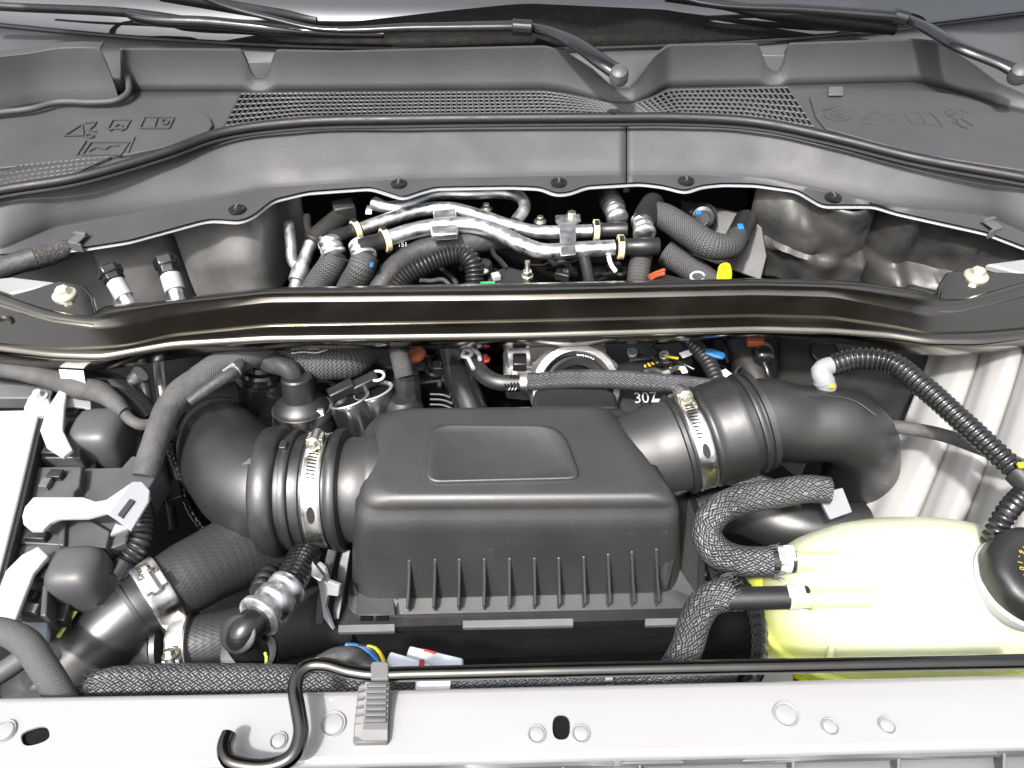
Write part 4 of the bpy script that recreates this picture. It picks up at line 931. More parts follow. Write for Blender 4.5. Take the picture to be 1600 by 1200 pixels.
tube('braided_sleeve', 'braid', [(985, 1090, -0.065, 22), (1040, 1060, -0.062, 24), (1072, 1015, -0.060, 25), (1086, 970, -0.058, 25), (1105, 940, -0.055, 25), (1140, 926, -0.054, 27)], 24, h2, n=28, step=0.004)
tube('hose_end', 'rubber', [(1120, 936, -0.054), (1170, 935, -0.05), (1264, 933, -0.046)], 18, h2, n=24, bevel=0.002)
frayed(h2, (1140, 926, -0.054), V((1, 0.3, 0)), 26 * tm)
c = at(1240, 933, -0.047); spring_clamp('white spring clamp on the lower tank hose', c, at(1260, 933, -0.058) - at(1220, 933, -0.058), 18.5 * mpx(c), 0.012, math.radians(95))
tag(tube('conduit', 'gloss_black', [(1120, 885, -0.11, 12), (1150, 905, -0.11, 13), (1178, 950, -0.10, 14), (1187, 1000, -0.09, 14), (1182, 1045, -0.085, 14), (1165, 1085, -0.09, 14)], 13, n=16, ring=0.012, amp=0.10), 'black ridged conduit bending down behind the tank hoses', 'conduit')
lower_pipe = tag(tube('intercooler_pipe', 'duct', [(1080, 800, -0.16, 40), (1150, 790, -0.16, 44), (1220, 815, -0.15, 44), (1290, 830, -0.15, 44), (1350, 830, -0.15, 44)], 42, n=28), 'broad black pipe low behind the coolant tank', 'pipe')
tag(tube('braided_line', 'braid', [(1130, 742, -0.10), (1170, 750, -0.09), (1215, 765, -0.09), (1255, 780, -0.09)], 14, n=16), 'short braided line under the twin rib coupler', 'braided line')
tr = thing('wire_tray', 'black plastic lattice tray beside the air box', 'tray', at(1075, 850, -0.2))
for k, (a, b_) in enumerate((((1062, 870), (1098, 852)), ((1055, 885), (1105, 900)), ((1060, 905), (1110, 915)), ((1062, 838), (1092, 820)), ((1078, 930), (1120, 930)))):
    pa, pb = at(a[0], a[1], -0.17), at(b_[0], b_[1], -0.165); obj('bar', MB().abox((pa + pb) / 2, pb - pa, (pb - pa).length, 0.006, 0.010), 'plastic', tr, bevel=0.001)
for x0, y0, x1, y1 in ((1100, 850, 1122, 920), (1072, 810, 1085, 920)):
    pa, pb = at(x0, y0, -0.175), at(x1, y1, -0.175); obj('post', MB().abox((pa + pb) / 2, pb - pa, (pb - pa).length, 0.012, 0.012), 'plastic', tr, bevel=0.001)
obj('plate', MB().prism([at(1058, 862, -0.166), at(1090, 846, -0.166), at(1092, 858, -0.166), at(1068, 874, -0.166)], V((0, 0, -0.004))), 'grey_plastic', tr, bevel=0.0005)

# ================================================================ front: braided loom, prop rod, clip, plugs
fh = thing('braided_loom', 'long braided black loom lying behind the white front panel', 'loom', at(600, 1075, -0.08))
tube('braided_sleeve', 'braid', [(146, 1070, -0.05, 20), (180, 1066, -0.048, 24), (250, 1064, -0.048, 26), (400, 1064, -0.048, 26), (520, 1068, -0.05, 25), (640, 1076, -0.052, 22), (760, 1076, -0.052, 21), (900, 1073, -0.05, 21), (1000, 1071, -0.05, 21), (1080, 1062, -0.055, 20), (1140, 1050, -0.07, 18)], 23, fh, n=28, step=0.004)
tube('cable_end', 'tape', [(128, 1082, -0.055, 14), (150, 1074, -0.05, 16), (165, 1070, -0.05, 17)], 15, fh)
frayed(fh, (148, 1070, -0.05), V((-1, 0, 0)), 20 * tm)
p0_, p1_ = at(650, 1075, -0.052), at(705, 1075, -0.052)
lb = tube('paper_label', 'paper', [(652, 1076, -0.052), (705, 1076, -0.052)], 23, fh, n=24)
for i, bx_ in enumerate(((662, 674), (680, 686), (690, 700))):
    obj('label_print', MB().prism([at(bx_[0], 1082, -0.026), at(bx_[1], 1082, -0.026), at(bx_[1], 1085, -0.027), at(bx_[0], 1085, -0.027)], V((0, 0, -0.002))), 'ink', lb)
tube('cable_tie', 'gloss_black', [(946, 1072, -0.05), (957, 1072, -0.05)], 23, fh, n=24)
obj('tie_head', MB().box(at(951, 1057, -0.03), 0.007, 0.008, 0.005), 'light_grey', fh, bevel=0.0005)

pr = tag(obj('prop_rod', MB().tube([(at(x, y, z), 0.0062) for x, y, z in ((358, 1147, 0.016), (351, 1166, 0.018), (356, 1186, 0.019), (378, 1195, 0.019), (430, 1195, 0.020), (458, 1180, 0.022), (470, 1148, 0.024), (466, 1110, 0.026), (461, 1078, 0.027), (466, 1054, 0.028), (482, 1041, 0.028), (506, 1039, 0.028), (545, 1049, 0.028), (580, 1054, 0.028), (640, 1053, 0.028), (900, 1047, 0.028), (1200, 1041, 0.028), (1640, 1033, 0.028))], n=20, step=0.003), 'black_chrome'), 'glossy black hood prop rod with a bent hook end', 'prop rod')
pk = thing('prop_rod_clip', 'dark grey ribbed plastic clip holding the prop rod', 'rod clip', at(585, 1130, 0.0))
cz = [(1062, 0.022), (1078, 0.019), (1094, 0.016), (1110, 0.013), (1128, 0.011), (1140, 0.0105), (1157, 0.008)]
R = [[at(571 - (y - 1062) * 0.05, y, z), at(607 - (y - 1062) * 0.02, y, z)] for y, z in cz]
mb = MB()
for (a, b_), (c, d) in zip(R, R[1:]): mb.add([a, b_, d, c, a - Z1 * 0.012, b_ - Z1 * 0.012, d - Z1 * 0.012, c - Z1 * 0.012], [(0, 1, 2, 3), (7, 6, 5, 4), (0, 4, 5, 1), (1, 5, 6, 2), (2, 6, 7, 3), (3, 7, 4, 0)])
obj('clip_body', mb, 'grey_plastic', pk, bevel=0.0)
for i in range(7):
    y = 1072 + i * 9; z = interp(cz, y) + 0.0012; pa, pb = at(573 - (y - 1062) * 0.05, y, z), at(605 - (y - 1062) * 0.02, y, z)
    obj('grip_rib', MB().abox((pa + pb) / 2, pb - pa, (pb - pa).length, 0.0030, 0.004), 'grey_plastic', pk, bevel=0.0006)
obj('side_wing', MB().prism([at(560, 1071, 0.018), at(574, 1066, 0.018), at(568, 1158, 0.006), at(551, 1160, 0.004)], V((0, 0, -0.008))), 'grey_plastic', pk, bevel=0.001)
for i in range(5):
    y = 1080 + i * 13; pa, pb = at(560 - i * 1.5, y, 0.018 - i * 0.0028), at(571 - i * 1.0, y - 2, 0.019 - i * 0.0028); obj('wing_rib', MB().abox((pa + pb) / 2, pb - pa, (pb - pa).length, 0.0016, 0.003), 'grey_plastic', pk)
obj('hook', MB().prism([at(579, 1037, 0.036), at(583, 1033, 0.036), at(603, 1033, 0.036), at(607, 1037, 0.036), at(607, 1062, 0.034), at(579, 1062, 0.034)], V((0, 0, -0.004))), 'grey_plastic', pk, bevel=0.001)
obj('foot', MB().prism([at(553, 1150, 0.006), at(605, 1148, 0.006), at(605, 1160, 0.006), at(552, 1161, 0.006)], V((0, 0, -0.007))), 'grey_plastic', pk, bevel=0.001)

for k, (pix, z, lab) in enumerate((([(603, 1030), (610, 1017), (672, 1035), (676, 1052), (602, 1052)], -0.06, 'light grey wire plug beside the blue and yellow wires'), ([(634, 1024), (640, 1008), (724, 1028), (722, 1046), (650, 1046)], -0.075, 'light grey wire plug with a red latch behind its twin'))):
    t = thing('wire_plug', lab, 'plug', at(660, 1035, z)); pl = obj('housing', MB().prism([at(x, y, z) for x, y in pix], V((0, 0, -0.03))), 'connector_grey', t, bevel=0.002)
    if k == 1: obj('latch', MB().prism([at(662, 1013, z + 0.001), at(682, 1018, z + 0.001), at(680, 1022, z + 0.001), at(662, 1017, z + 0.001)], V((0, 0, -0.004))), 'red', t, bevel=0.0005)
    else: obj('latch', MB().box(at(659, 1036, z + 0.001), 0.005, 0.006, 0.004), 'red', t, bevel=0.0005)
for col, pts, lab in (('sky_blue', [(540, 1008), (560, 1010), (578, 1020), (592, 1034), (606, 1046)], 'bright blue wire arching to the grey plugs'), ('sky_blue', [(548, 1018), (566, 1022), (580, 1034), (590, 1046)], 'second blue wire below the arching one'),
                      ('yellow', [(574, 1011), (586, 1014), (596, 1026), (600, 1040)], 'yellow wire beside the blue wires'), ('pink', [(556, 1022), (562, 1026), (570, 1034)], 'short pink wire among the blue ones'), ('plastic', [(560, 1010), (580, 1014), (592, 1028), (598, 1044)], 'black wire between the blue and yellow ones')):
    tag(tube('wire', col, [(x, y, -0.055) for x, y in pts], 4.2, n=10), lab, 'wire')
tag(tube('frayed_sleeve', 'tape_dark', [(498, 1032, -0.055, 8), (525, 1024, -0.052, 13), (550, 1026, -0.055, 15), (575, 1040, -0.06, 14), (600, 1056, -0.06, 10)], 13, wob=0.2), 'dark cloth sleeve opening around the coloured wires', 'sleeve')
# radiator top behind the panel
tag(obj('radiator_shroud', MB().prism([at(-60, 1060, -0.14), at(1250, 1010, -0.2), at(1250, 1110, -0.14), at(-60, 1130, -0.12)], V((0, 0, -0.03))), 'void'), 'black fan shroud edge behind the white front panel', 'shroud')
for i, x in enumerate((330, 380, 470)):
    tag(obj('shroud_tab', MB().box(at(x, 1084, -0.085), 0.02 + 0.01 * i, 0.03, 0.01), 'plastic', bevel=0.001), ('narrow', 'square', 'wide')[i] + ' black tab below the braided loom', 'tab', 'tabs below the loom')

# ================================================================ charge pipes, lower left
cpz = -0.10
tag(tube('charge_hose', 'cloth_hose', [(440, 836, -0.15, 58), (380, 858, -0.13, 58), (310, 893, -0.11, 56), (238, 934, -0.10, 52)], 55, n=40), 'thick cloth textured rubber hose running down to the steel clamp', 'charge hose')
pp = thing('charge_pipe', 'broad black plastic pipe slanting down to the front panel', 'charge pipe', at(100, 1050, -0.2))
tube('pipe_body', 'duct', [(262, 920, -0.10, 46), (215, 950, -0.10, 52), (170, 990, -0.11, 56), (110, 1045, -0.13, 58), (40, 1110, -0.15, 58)], 54, pp, n=40)
tube('branch', 'duct', [(150, 1035, -0.17, 36), (210, 1020, -0.15, 40), (258, 1012, -0.14, 43)], 42, pp, n=36)
tube('branch_bead', 'duct', [(250, 1013, -0.14, 46), (258, 1012, -0.14, 46)], 46, pp, n=36)
A = at(228, 940, -0.10); B = at(262, 920, -0.102); ax = (B - A).normalized()
tube('pipe_bead', 'duct', [(205, 955, -0.10, 55), (211, 951, -0.10, 55)], 55, pp, n=36)
worm_clamp('wide steel clamp with bright screw block on the cloth textured hose', (A + B) / 2, ax, 56 * mpx(A), 0.026, math.radians(112), 1, slots=6)
tag(tube('charge_hose', 'cloth_hose', [(530, 960, -0.20, 50), (430, 985, -0.17, 50), (350, 1000, -0.15, 46), (272, 1010, -0.14, 44)], 48, n=36), 'black ribbed hose lying low behind the braided loom', 'charge hose')
A = at(280, 1008, -0.14); B = at(300, 1006, -0.14)
worm_clamp('steel worm clamp standing just behind the braided loom', (A + B) / 2, B - A, 48 * mpx(A), 0.020, math.radians(148), 1, slots=9, slot_from=-0.5)
# charge port with black cap
vp = thing('charge_port', 'crimped silver hose fitting ending in a round black cap', 'hose fitting', at(420, 960, -0.1))
tube('hose', 'gloss_black', [(478, 865, -0.11, 26), (464, 892, -0.09, 26), (450, 918, -0.075, 25)], 26, vp, n=24, ring=0.008, amp=0.06)
a, b_ = at(452, 915, -0.07), at(402, 966, -0.055); d = (b_ - a).normalized(); L = (b_ - a).length
obj('crimp_sleeve', MB().lathe(a, d, [(0.018, 0), (0.0205, 0.002), (0.0205, L * .18), (0.0185, L * .22), (0.0185, L * .36), (0.0208, L * .4), (0.0208, L * .58), (0.0185, L * .62), (0.0185, L * .78), (0.022, L * .84), (0.0235, L * .88), (0.0235, L * .96), (0.019, L)], 28), 'alu', vp, sharp=60)
c = at(376, 988, -0.05)
obj('elbow', MB().tube([(b_, 0.0155), (b_ + d * 0.012, 0.0155), (c - Z1 * 0.006, 0.0165), (c - Z1 * 0.05 + V((0.012, -0.01, 0)), 0.0165)], n=24), 'gloss_black', vp)
obj('cap', MB().lathe(c - Z1 * 0.003, V((-0.15, -0.5, 0.85)), [(0.017, -0.008), (0.019, 0.004), (0.0185, 0.007), (0.017, 0.008), (0.0, 0.0085)], 32), 'plastic', vp)
obj('base_ring', MB().lathe(at(390, 1020, -0.085), V((0.1, -0.3, 1)), [(0.027, -0.006), (0.028, 0.0), (0.027, 0.006), (0.022, 0.007)], 32), 'gloss_black', vp)
tag(tube('rubber_bellows', 'plastic', [(432, 880, -0.15), (415, 905, -0.13), (405, 925, -0.12)], 17, n=20, ring=0.012, amp=0.25), 'small black bellows between the two thick hoses', 'bellows')
tag(plate('foil_strip', 'alu_dull', [(478, 880), (488, 876), (506, 900), (500, 908), (486, 900)], -0.085, 0.003, bevel=0.001), 'crumpled silver strip beside the box latch', 'strip')
tag(tube('yellow_tie', 'tank_low', [(414, 1020, -0.06), (417, 1030, -0.06), (413, 1042, -0.06)], 2.5, n=8), 'thin pale yellow tie behind the braided loom', 'tie')
# ================================================================ behind the brace: pipes, connectors, hoses
PZ = -0.025
def crimp(parent, a, b_, r, m='alu'):
    a, b_ = P3(a), P3(b_); d = (b_ - a).normalized(); L = (b_ - a).length
    return obj('crimp_collar', MB().lathe(a, d, [(r * 0.8, 0), (r, L * 0.03), (r * 1.04, L * .18), (r, L * .24), (r * 0.88, L * .28), (r * 0.9, L * .38), (r * 1.04, L * .44), (r * 1.04, L * .58), (r * 0.9, L * .64), (r * 0.9, L * .72), (r * 1.12, L * .8), (r * 1.15, L * .9), (r * 0.95, L)], 26), m, parent, sharp=60)
def quick(parent, a, b_, r, tail):
    """black push-on connector with a beige lock collar at a; the body runs on to b_"""
    a, b_ = P3(a), P3(b_); d = (b_ - a).normalized(); L = (b_ - a).length
    obj('connector_body', MB().lathe(a, d, [(r * 1.05, -0.004), (r * 1.3, 0.0), (r * 1.3, 0.008), (r * 1.1, 0.010), (r * 1.1, L * 0.45), (r * 1.18, L * 0.48), (r * 1.18, L * 0.97), (r * 1.05, L)], 26), 'plastic', parent, sharp=40)
    c = obj('lock_collar', MB().lathe(a - d * 0.003, d, [(r * 1.2, 0), (r * 1.62, 0.0), (r * 1.62, 0.009), (r * 1.2, 0.009)], 22), 'beige', parent, bevel=0.0008)
    x, y, _ = frame(d); p = a + d * 0.0015
    for s_ in (-1, 1):
        obj('collar_window', MB().obox(p + (y * s_ * 0.9 - x * 0.2 * s_).normalized() * r * 1.45, d * 0.0035, x * r * 0.5, y * r * 0.28), 'plastic', c)
apip = thing('heater_pipe', 'bright aluminium pipe stepping down to the lower quick connector', 'metal pipe', at(790, 370, PZ - 0.02))
tube('pipe', 'alu', [(606, 373, PZ), (640, 362, PZ), (680, 354, PZ), (735, 352, PZ), (775, 362, PZ), (815, 382, PZ), (850, 393, PZ), (890, 391, PZ), (960, 387, PZ)], 12.5, apip, n=22)
quick(apip, (604, 374, PZ), (560, 387, PZ), 0.0115, 1); quick(apip, (968, 386, PZ), (1030, 385, PZ), 0.0115, 1)
apip2 = thing('heater_pipe', 'bright aluminium pipe arching to the upper quick connector', 'metal pipe', at(760, 345, PZ - 0.02))
tube('pipe', 'alu', [(564, 358, PZ - 0.01), (610, 342, PZ - 0.01), (650, 330, PZ - 0.01), (700, 326, PZ - 0.01), (745, 336, PZ - 0.012), (800, 354, PZ - 0.012), (840, 362, PZ - 0.01), (925, 361, PZ - 0.01)], 10.5, apip2, n=22)
quick(apip2, (558, 359, PZ - 0.01), (518, 373, PZ - 0.01), 0.0098, 1); quick(apip2, (930, 360, PZ - 0.01), (980, 359, PZ - 0.01), 0.0105, 1)
for pp_, pts in ((apip, [(672, 352), (714, 349), (716, 364), (674, 367)]), (apip2, [(676, 328), (712, 324), (713, 338), (678, 343)])):
    obj('saddle', MB().prism([at(x, y, PZ + 0.009 if pp_ is apip else PZ - 0.002) for x, y in pts], V((0, 0, -0.012))), 'alu_dull', pp_, bevel=0.003)
brk = thing('pipe_bracket', 'flat aluminium bracket bolted across both pipes', 'bracket', at(890, 365, PZ - 0.02))
obj('strap', MB().prism([at(x, y, z) for x, y, z in ((868, 336, PZ - 0.01), (906, 334, PZ - 0.01), (908, 345, PZ - 0.005), (900, 350, PZ + 0.004), (900, 398, PZ + 0.013), (876, 400, PZ + 0.013), (874, 352, PZ + 0.004), (868, 346, PZ - 0.006))], V((0, 0.003, -0.004))), 'alu_dull', brk, bevel=0.0015)
p = at(893, 341, PZ - 0.008); bolt('bolt', p, 0.0075, 'zinc', brk)
tag(tube('refrigerant_pipe', 'alu_dull', [(585, 318, -0.03, 11), (605, 324, -0.03), (640, 318, -0.028), (675, 304, -0.028), (740, 302, -0.028), (795, 302, -0.028), (815, 310, -0.028), (820, 324, -0.032), (806, 346, -0.04)], 9.5, n=20), 'dull grey metal pipe looping close under the cowl lip', 'metal pipe')
for x, y, lab in ((760, 326, 'lone zinc bolt head behind the arching pipe'), (844, 346, 'small zinc bolt beside the pipe bracket')):
    tag(bolt('bolt', at(x, y, -0.05), 0.006), lab, 'bolt')
# hoses off the connectors
for i, (c0, c1, pts, lab) in enumerate((((514, 377, PZ - 0.01), (524, 402, PZ - 0.02), [(526, 398, -0.045), (517, 416, -0.06), (500, 440, -0.085), (478, 480, -0.12)], 'ribbed black heater hose below the upper elbow, nearer the strut tower'),
                                 ((562, 380, PZ - 0.002), (570, 404, PZ - 0.012), [(571, 400, -0.037), (564, 420, -0.05), (550, 445, -0.08), (530, 485, -0.12)], 'ribbed black heater hose below the lower elbow, with a blue dab'))):
    t = thing('heater_hose', lab, 'hose', P3(pts[-1]))
    crimp(t, c0, c1, 0.0175)
    tube('hose', 'knit', pts, 21, t, n=24)
    if i: obj('blue_dab', MB().box(at(581, 414, -0.035), 0.006, 0.010, 0.004), 'sky_blue', t, bevel=0.001)
for (c0, c1, pts, lab) in (((957, 318, -0.03), (966, 344, -0.035), [(948, 300, -0.05), (955, 316, -0.035), (960, 326, -0.03)], 'black hose with silver crimp dropping onto the upper connector'),
                           ((1001, 342, -0.02), (1008, 368, -0.025), [(1020, 318, -0.03), (1010, 334, -0.022), (1004, 350, -0.02)], 'black hose with silver crimp dropping onto the lower connector')):
    t = thing('heater_hose', lab, 'hose', P3(c1)); crimp(t, c0, c1, 0.0155); tube('hose', 'rubber', pts, 18, t, n=20)
fh2 = thing('firewall_hose', 'thick knitted black hose running into the firewall port with a blue tab', 'hose', at(1100, 380, -0.06))
tube('hose', 'knit', [(1014, 330, -0.03, 18), (1040, 340, -0.03, 21), (1075, 362, -0.035, 22), (1110, 383, -0.04, 22), (1138, 385, -0.045, 20), (1152, 370, -0.05, 17), (1166, 350, -0.055, 16)], 21, fh2, n=24)
obj('port_collar', MB().cyl(at(1152, 372, -0.05), at(1166, 344, -0.055), 0.019, n=26), 'plastic', fh2, bevel=0.001)
obj('blue_tab', MB().box(at(1157, 355, -0.033), 0.009, 0.012, 0.006), 'blue', fh2, bevel=0.001)
fp = thing('firewall_port', 'round black firewall port with a blue tab', 'port', at(1098, 338, -0.07))
obj('collar', MB().lathe(at(1098, 340, -0.06), V((-0.2, -0.8, 0.5)), [(0.024, -0.01), (0.024, 0.004), (0.020, 0.006), (0.018, 0.012), (0.012, 0.013), (0.011, 0.002)], 30), 'gloss_black', fp)
obj('blue_tab', MB().box(at(1091, 333, -0.045), 0.009, 0.008, 0.006), 'blue', fp, bevel=0.001)
obj('port_plate', MB().prism([at(1060, 310, -0.06), at(1190, 340, -0.06), at(1200, 400, -0.1), at(1190, 440, -0.13), at(1080, 400, -0.11)], V((0, 0.012, -0.006))), 'plastic', fp, bevel=0.003)
# corrugated looms in the middle
tag(tube('corrugated_loom', 'plastic', [(606, 470, -0.085), (630, 436, -0.065), (664, 414, -0.05), (700, 400, -0.042), (722, 398, -0.04), (738, 410, -0.045), (742, 432, -0.06), (740, 470, -0.09)], 16, n=20, ring=0.0062, amp=0.22), 'black corrugated loom arching below the paper label', 'corrugated loom')
tag(tube('taped_loom', 'tape_dark', [(585, 470, -0.09), (608, 430, -0.07), (640, 400, -0.06), (680, 386, -0.055), (740, 378, -0.055), (800, 372, -0.06)], 18, n=20, wob=0.08), 'dark taped loom behind the corrugated one', 'taped loom')
lbp = [(668, 392, -0.062), (722, 369, -0.057), (738, 394, -0.055), (690, 414, -0.06)]
lb = tag(obj('paper_label', MB().prism([P3(q) for q in lbp], V((0, 0.001, -0.001))), 'paper'), 'white paper label stuck behind the corrugated loom', 'label')
u_ = (P3(lbp[1]) - P3(lbp[0])).normalized(); vv = (P3(lbp[2]) - P3(lbp[1])).normalized()
for k, (f, g, ln) in enumerate(((0.35, 0.25, 0.006), (0.55, 0.25, 0.010), (0.78, 0.3, 0.006), (0.5, 0.5, 0.014))):
    q = P3(lbp[0]).lerp(P3(lbp[1]), f) + vv * 0.018 * g + V((0, -0.0004, 0.0008)); obj('label_print', MB().obox(q, u_ * ln / 2, vv * 0.0018, V((0, 0, 0.0003))), 'ink', lb)
text('label_print', '151', at(632, 386, -0.05), 0.010, 'white_print', lb, X1, V((0, 0.7, 0.7)), 0.02)
tag(tube('vertical_pipe', 'alu_dull', [(452, 350, -0.05, 9), (455, 378, -0.06, 9), (458, 408, -0.075, 9), (470, 420, -0.08, 10)], 9, n=16), 'dull thin metal pipe hooked beside the strut tower', 'metal pipe')
jt = thing('pipe_joint', 'dull metal pipe with a welded joint leading up to a black fitting', 'metal pipe', at(480, 400, -0.1))
tube('pipe', 'alu_dull', [(458, 470, -0.12, 12), (468, 430, -0.085, 11), (478, 400, -0.07, 10), (486, 380, -0.06, 10)], 10, jt, n=18)
tube('collar', 'alu_dull', [(464, 440, -0.09), (472, 418, -0.08)], 14, jt, n=20)
tube('sleeve', 'dark_metal', [(488, 376, -0.055), (520, 350, -0.05), (545, 330, -0.05)], 16, jt, n=20)
tag(tube('vacuum_line', 'dark_metal', [(480, 338, -0.04), (482, 358, -0.045), (490, 372, -0.05), (505, 372, -0.05)], 6, n=12), 'thin dark line bending round the black fitting', 'line')
bk = thing('fitting_block', 'squat black fitting with a hanging tag', 'fitting', at(545, 340, -0.09))
obj('body', MB().box(at(540, 338, -0.05), 0.035, 0.03, 0.05, 0.3), 'dark_metal', bk, bevel=0.003); obj('tag', MB().box(at(577, 328, -0.045), 0.010, 0.022, 0.003), 'paper', bk)
# sensor connector with stud, in front of the arching loom
sn = thing('sensor_plug', 'black sensor plug with green seal and white lock', 'plug', at(790, 435, -0.08))
obj('housing', MB().prism([at(x, y, -0.05) for x, y in ((770, 424), (792, 416), (826, 425), (830, 446), (780, 452))], V((0, 0, -0.02))), 'plastic', sn, bevel=0.002)
obj('lock', MB().box(at(775, 432, -0.045), 0.012, 0.012, 0.008, 0.3), 'white_plastic', sn, bevel=0.001); obj('seal', MB().box(at(762, 444, -0.05), 0.022, 0.006, 0.006), 'green', sn, bevel=0.001)
tube('wire', 'rubber', [(792, 420, -0.05), (782, 408, -0.05), (772, 398, -0.055), (770, 388, -0.06)], 4, sn, n=8)
st = thing('stud', 'zinc threaded stud with nut behind the sensor plug', 'stud', at(824, 432, -0.06))
p = at(824, 430, -0.05); obj('nut', MB().lathe(p, Z1, [(0.010, -0.004), (0.010, 0.0), (0.0075, 0.001), (0.0075, 0.008), (0.005, 0.009)], 6), 'zinc', st, bevel=0.0006); obj('thread', MB().lathe(p, Z1, [(0.0036 + 0.0004 * (i % 2), i * 0.001) for i in range(26)], 14), 'zinc', st)
ps = thing('plastic_post', 'round black plastic post with steel insert', 'post', at(757, 415, -0.1)); obj('body', MB().lathe(at(757, 425, -0.075), Z1, [(0.015, -0.03), (0.014, 0.012), (0.011, 0.018), (0.006, 0.019)], 24), 'plastic', ps); obj('insert', MB().lathe(at(757, 425, -0.056), Z1, [(0.006, 0), (0.006, 0.002), (0.0035, 0.002), (0.003, -0.001)], 18), 'steel', ps)
tag(tube('thin_pipe', 'dark_metal', [(912, 400, -0.03), (918, 425, -0.05), (926, 470, -0.09)], 9, n=14), 'dark pipe leg under the bracket', 'pipe')
dsk = thing('dipstick', 'bright yellow dipstick loop', 'dipstick', at(1130, 440, -0.06))
obj('loop', MB().tube([(at(x, y, -0.04), 0.0032) for x, y in ((1121, 446), (1124, 426), (1128, 415), (1136, 413), (1140, 422), (1138, 446))], n=10), 'yellow', dsk)
obj('web', MB().prism([at(x, y, -0.042) for x, y in ((1121, 446), (1124, 427), (1129, 417), (1136, 416), (1138, 424), (1136, 446))], V((0, 0.003, -0.001))), 'yellow', dsk)
oc = thing('orange_lock', 'small orange plug lock with two prongs', 'plug lock', at(1030, 430, -0.07))
for pts in ([(1014, 432), (1024, 427), (1038, 422)], [(1016, 436), (1028, 430), (1038, 428)]): obj('prong', MB().tube([(at(x, y, -0.045), 0.003) for x, y in pts], n=8), 'orange', oc)
obj('housing', MB().prism([at(x, y, -0.05) for x, y in ((1010, 436), (1040, 428), (1075, 436), (1075, 448), (1010, 448))], V((0, 0, -0.02))), 'plastic', oc, bevel=0.002)
tag(tube('braided_cable', 'knit', [(1002, 400, -0.05), (998, 425, -0.06), (994, 470, -0.1)], 17, n=18), 'dark knitted cable under the lower connector', 'cable')
tag(tube('dark_hose', 'knit', [(1040, 395, -0.08), (1080, 420, -0.09), (1120, 450, -0.1)], 20, n=18), 'dark knitted hose below the firewall hose', 'hose')
wc = thing('wire_clip', 'white ring clip around thin black wires', 'clip', at(1090, 432, -0.06)); obj('ring', MB().tube([(at(1090 + 11 * math.cos(a), 432 - 7 * math.sin(a), -0.045), 0.002) for a in zl(0.2, 5.6, 12)], n=8), 'white_plastic', wc)
tag(tube('small_wire', 'paper', [(951, 400, -0.03), (954, 412, -0.04), (962, 424, -0.05)], 3.5, n=8), 'short white wire under the lower connector', 'wire')
# service ports with caps
for (a, b_, top_, lab, bulge) in (((203, 478, 0.0), (180, 440, 0.022), (168, 418, 0.034), 'white service port stem with a black hex cap, leaning away from the brace bolt', 0.012), ((278, 468, -0.004), (266, 430, 0.016), (257, 402, 0.030), 'short white service port with a black hex cap against the strut tower', 0.0135)):
    t = thing('service_port', lab, 'service port', P3(a)); A_, B_, C_ = P3(a), P3(b_), P3(top_)
    obj('stem', MB().tube([(A_ - (B_ - A_) * 0.5, 0.009), (A_, 0.009), (B_, bulge * 0.95)], n=20), 'alu', t)
    obj('sleeve', MB().cyl(A_.lerp(B_, 0.35), B_, bulge, n=24), 'white_plastic', t, bevel=0.001)
    d = (C_ - B_).normalized(); L = (C_ - B_).length
    obj('cap', MB().lathe(B_, d, [(0.0135, 0), (0.0145, 0.003), (0.0145, L * 0.4), (0.017, L * 0.45), (0.0175, L * 0.9), (0.015, L)], 6), 'gloss_black', t, bevel=0.0015)

# ================================================================ between the brace and the air box
big = thing('engine', 'black engine top with covers and brackets below the brace', 'engine', at(800, 600, -0.3))
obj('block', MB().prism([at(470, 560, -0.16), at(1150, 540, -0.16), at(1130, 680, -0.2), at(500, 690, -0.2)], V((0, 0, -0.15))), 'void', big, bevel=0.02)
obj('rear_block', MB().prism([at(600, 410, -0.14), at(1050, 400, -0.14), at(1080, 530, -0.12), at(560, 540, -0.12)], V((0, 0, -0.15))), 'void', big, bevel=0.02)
obj('front_cover', MB().lathe(at(970, 655, -0.11), V((0, -0.35, 0.9)), [(0.12, -0.05), (0.118, 0.0), (0.105, 0.012), (0.06, 0.018), (0.0, 0.020)], 48), 'plastic', big)
for k, (x, y, sx, sy, sz, rz, m_) in enumerate(((680, 600, 0.05, 0.05, 0.06, 0.2, 'plastic'), (600, 575, 0.06, 0.04, 0.05, -0.3, 'dark_metal'), (640, 560, 0.04, 0.05, 0.06, 0.1, 'plastic'), (560, 640, 0.06, 0.03, 0.05, 0.4, 'dark_metal'), (700, 560, 0.03, 0.06, 0.06, 0, 'plastic'), (990, 545, 0.04, 0.04, 0.06, 0.2, 'plastic'))):
    obj('bracket', MB().box(at(x, y, -0.12), sx, sy, sz, rz), m_, big, bevel=0.004)
for k in range(3):
    obj('cooling_fin', MB().tube([(at(672, 616 + k * 8, -0.085), 0.0013), (at(692, 617 + k * 8, -0.085), 0.0013), (at(710, 624 + k * 8, -0.09), 0.0013)], n=8), 'grey_plastic', big)
for x, y in ((580, 560), (648, 640), (700, 590), (1030, 548), (1007, 541)):
    bolt('bolt', at(x, y, -0.085), 0.005, 'dark_metal', big)
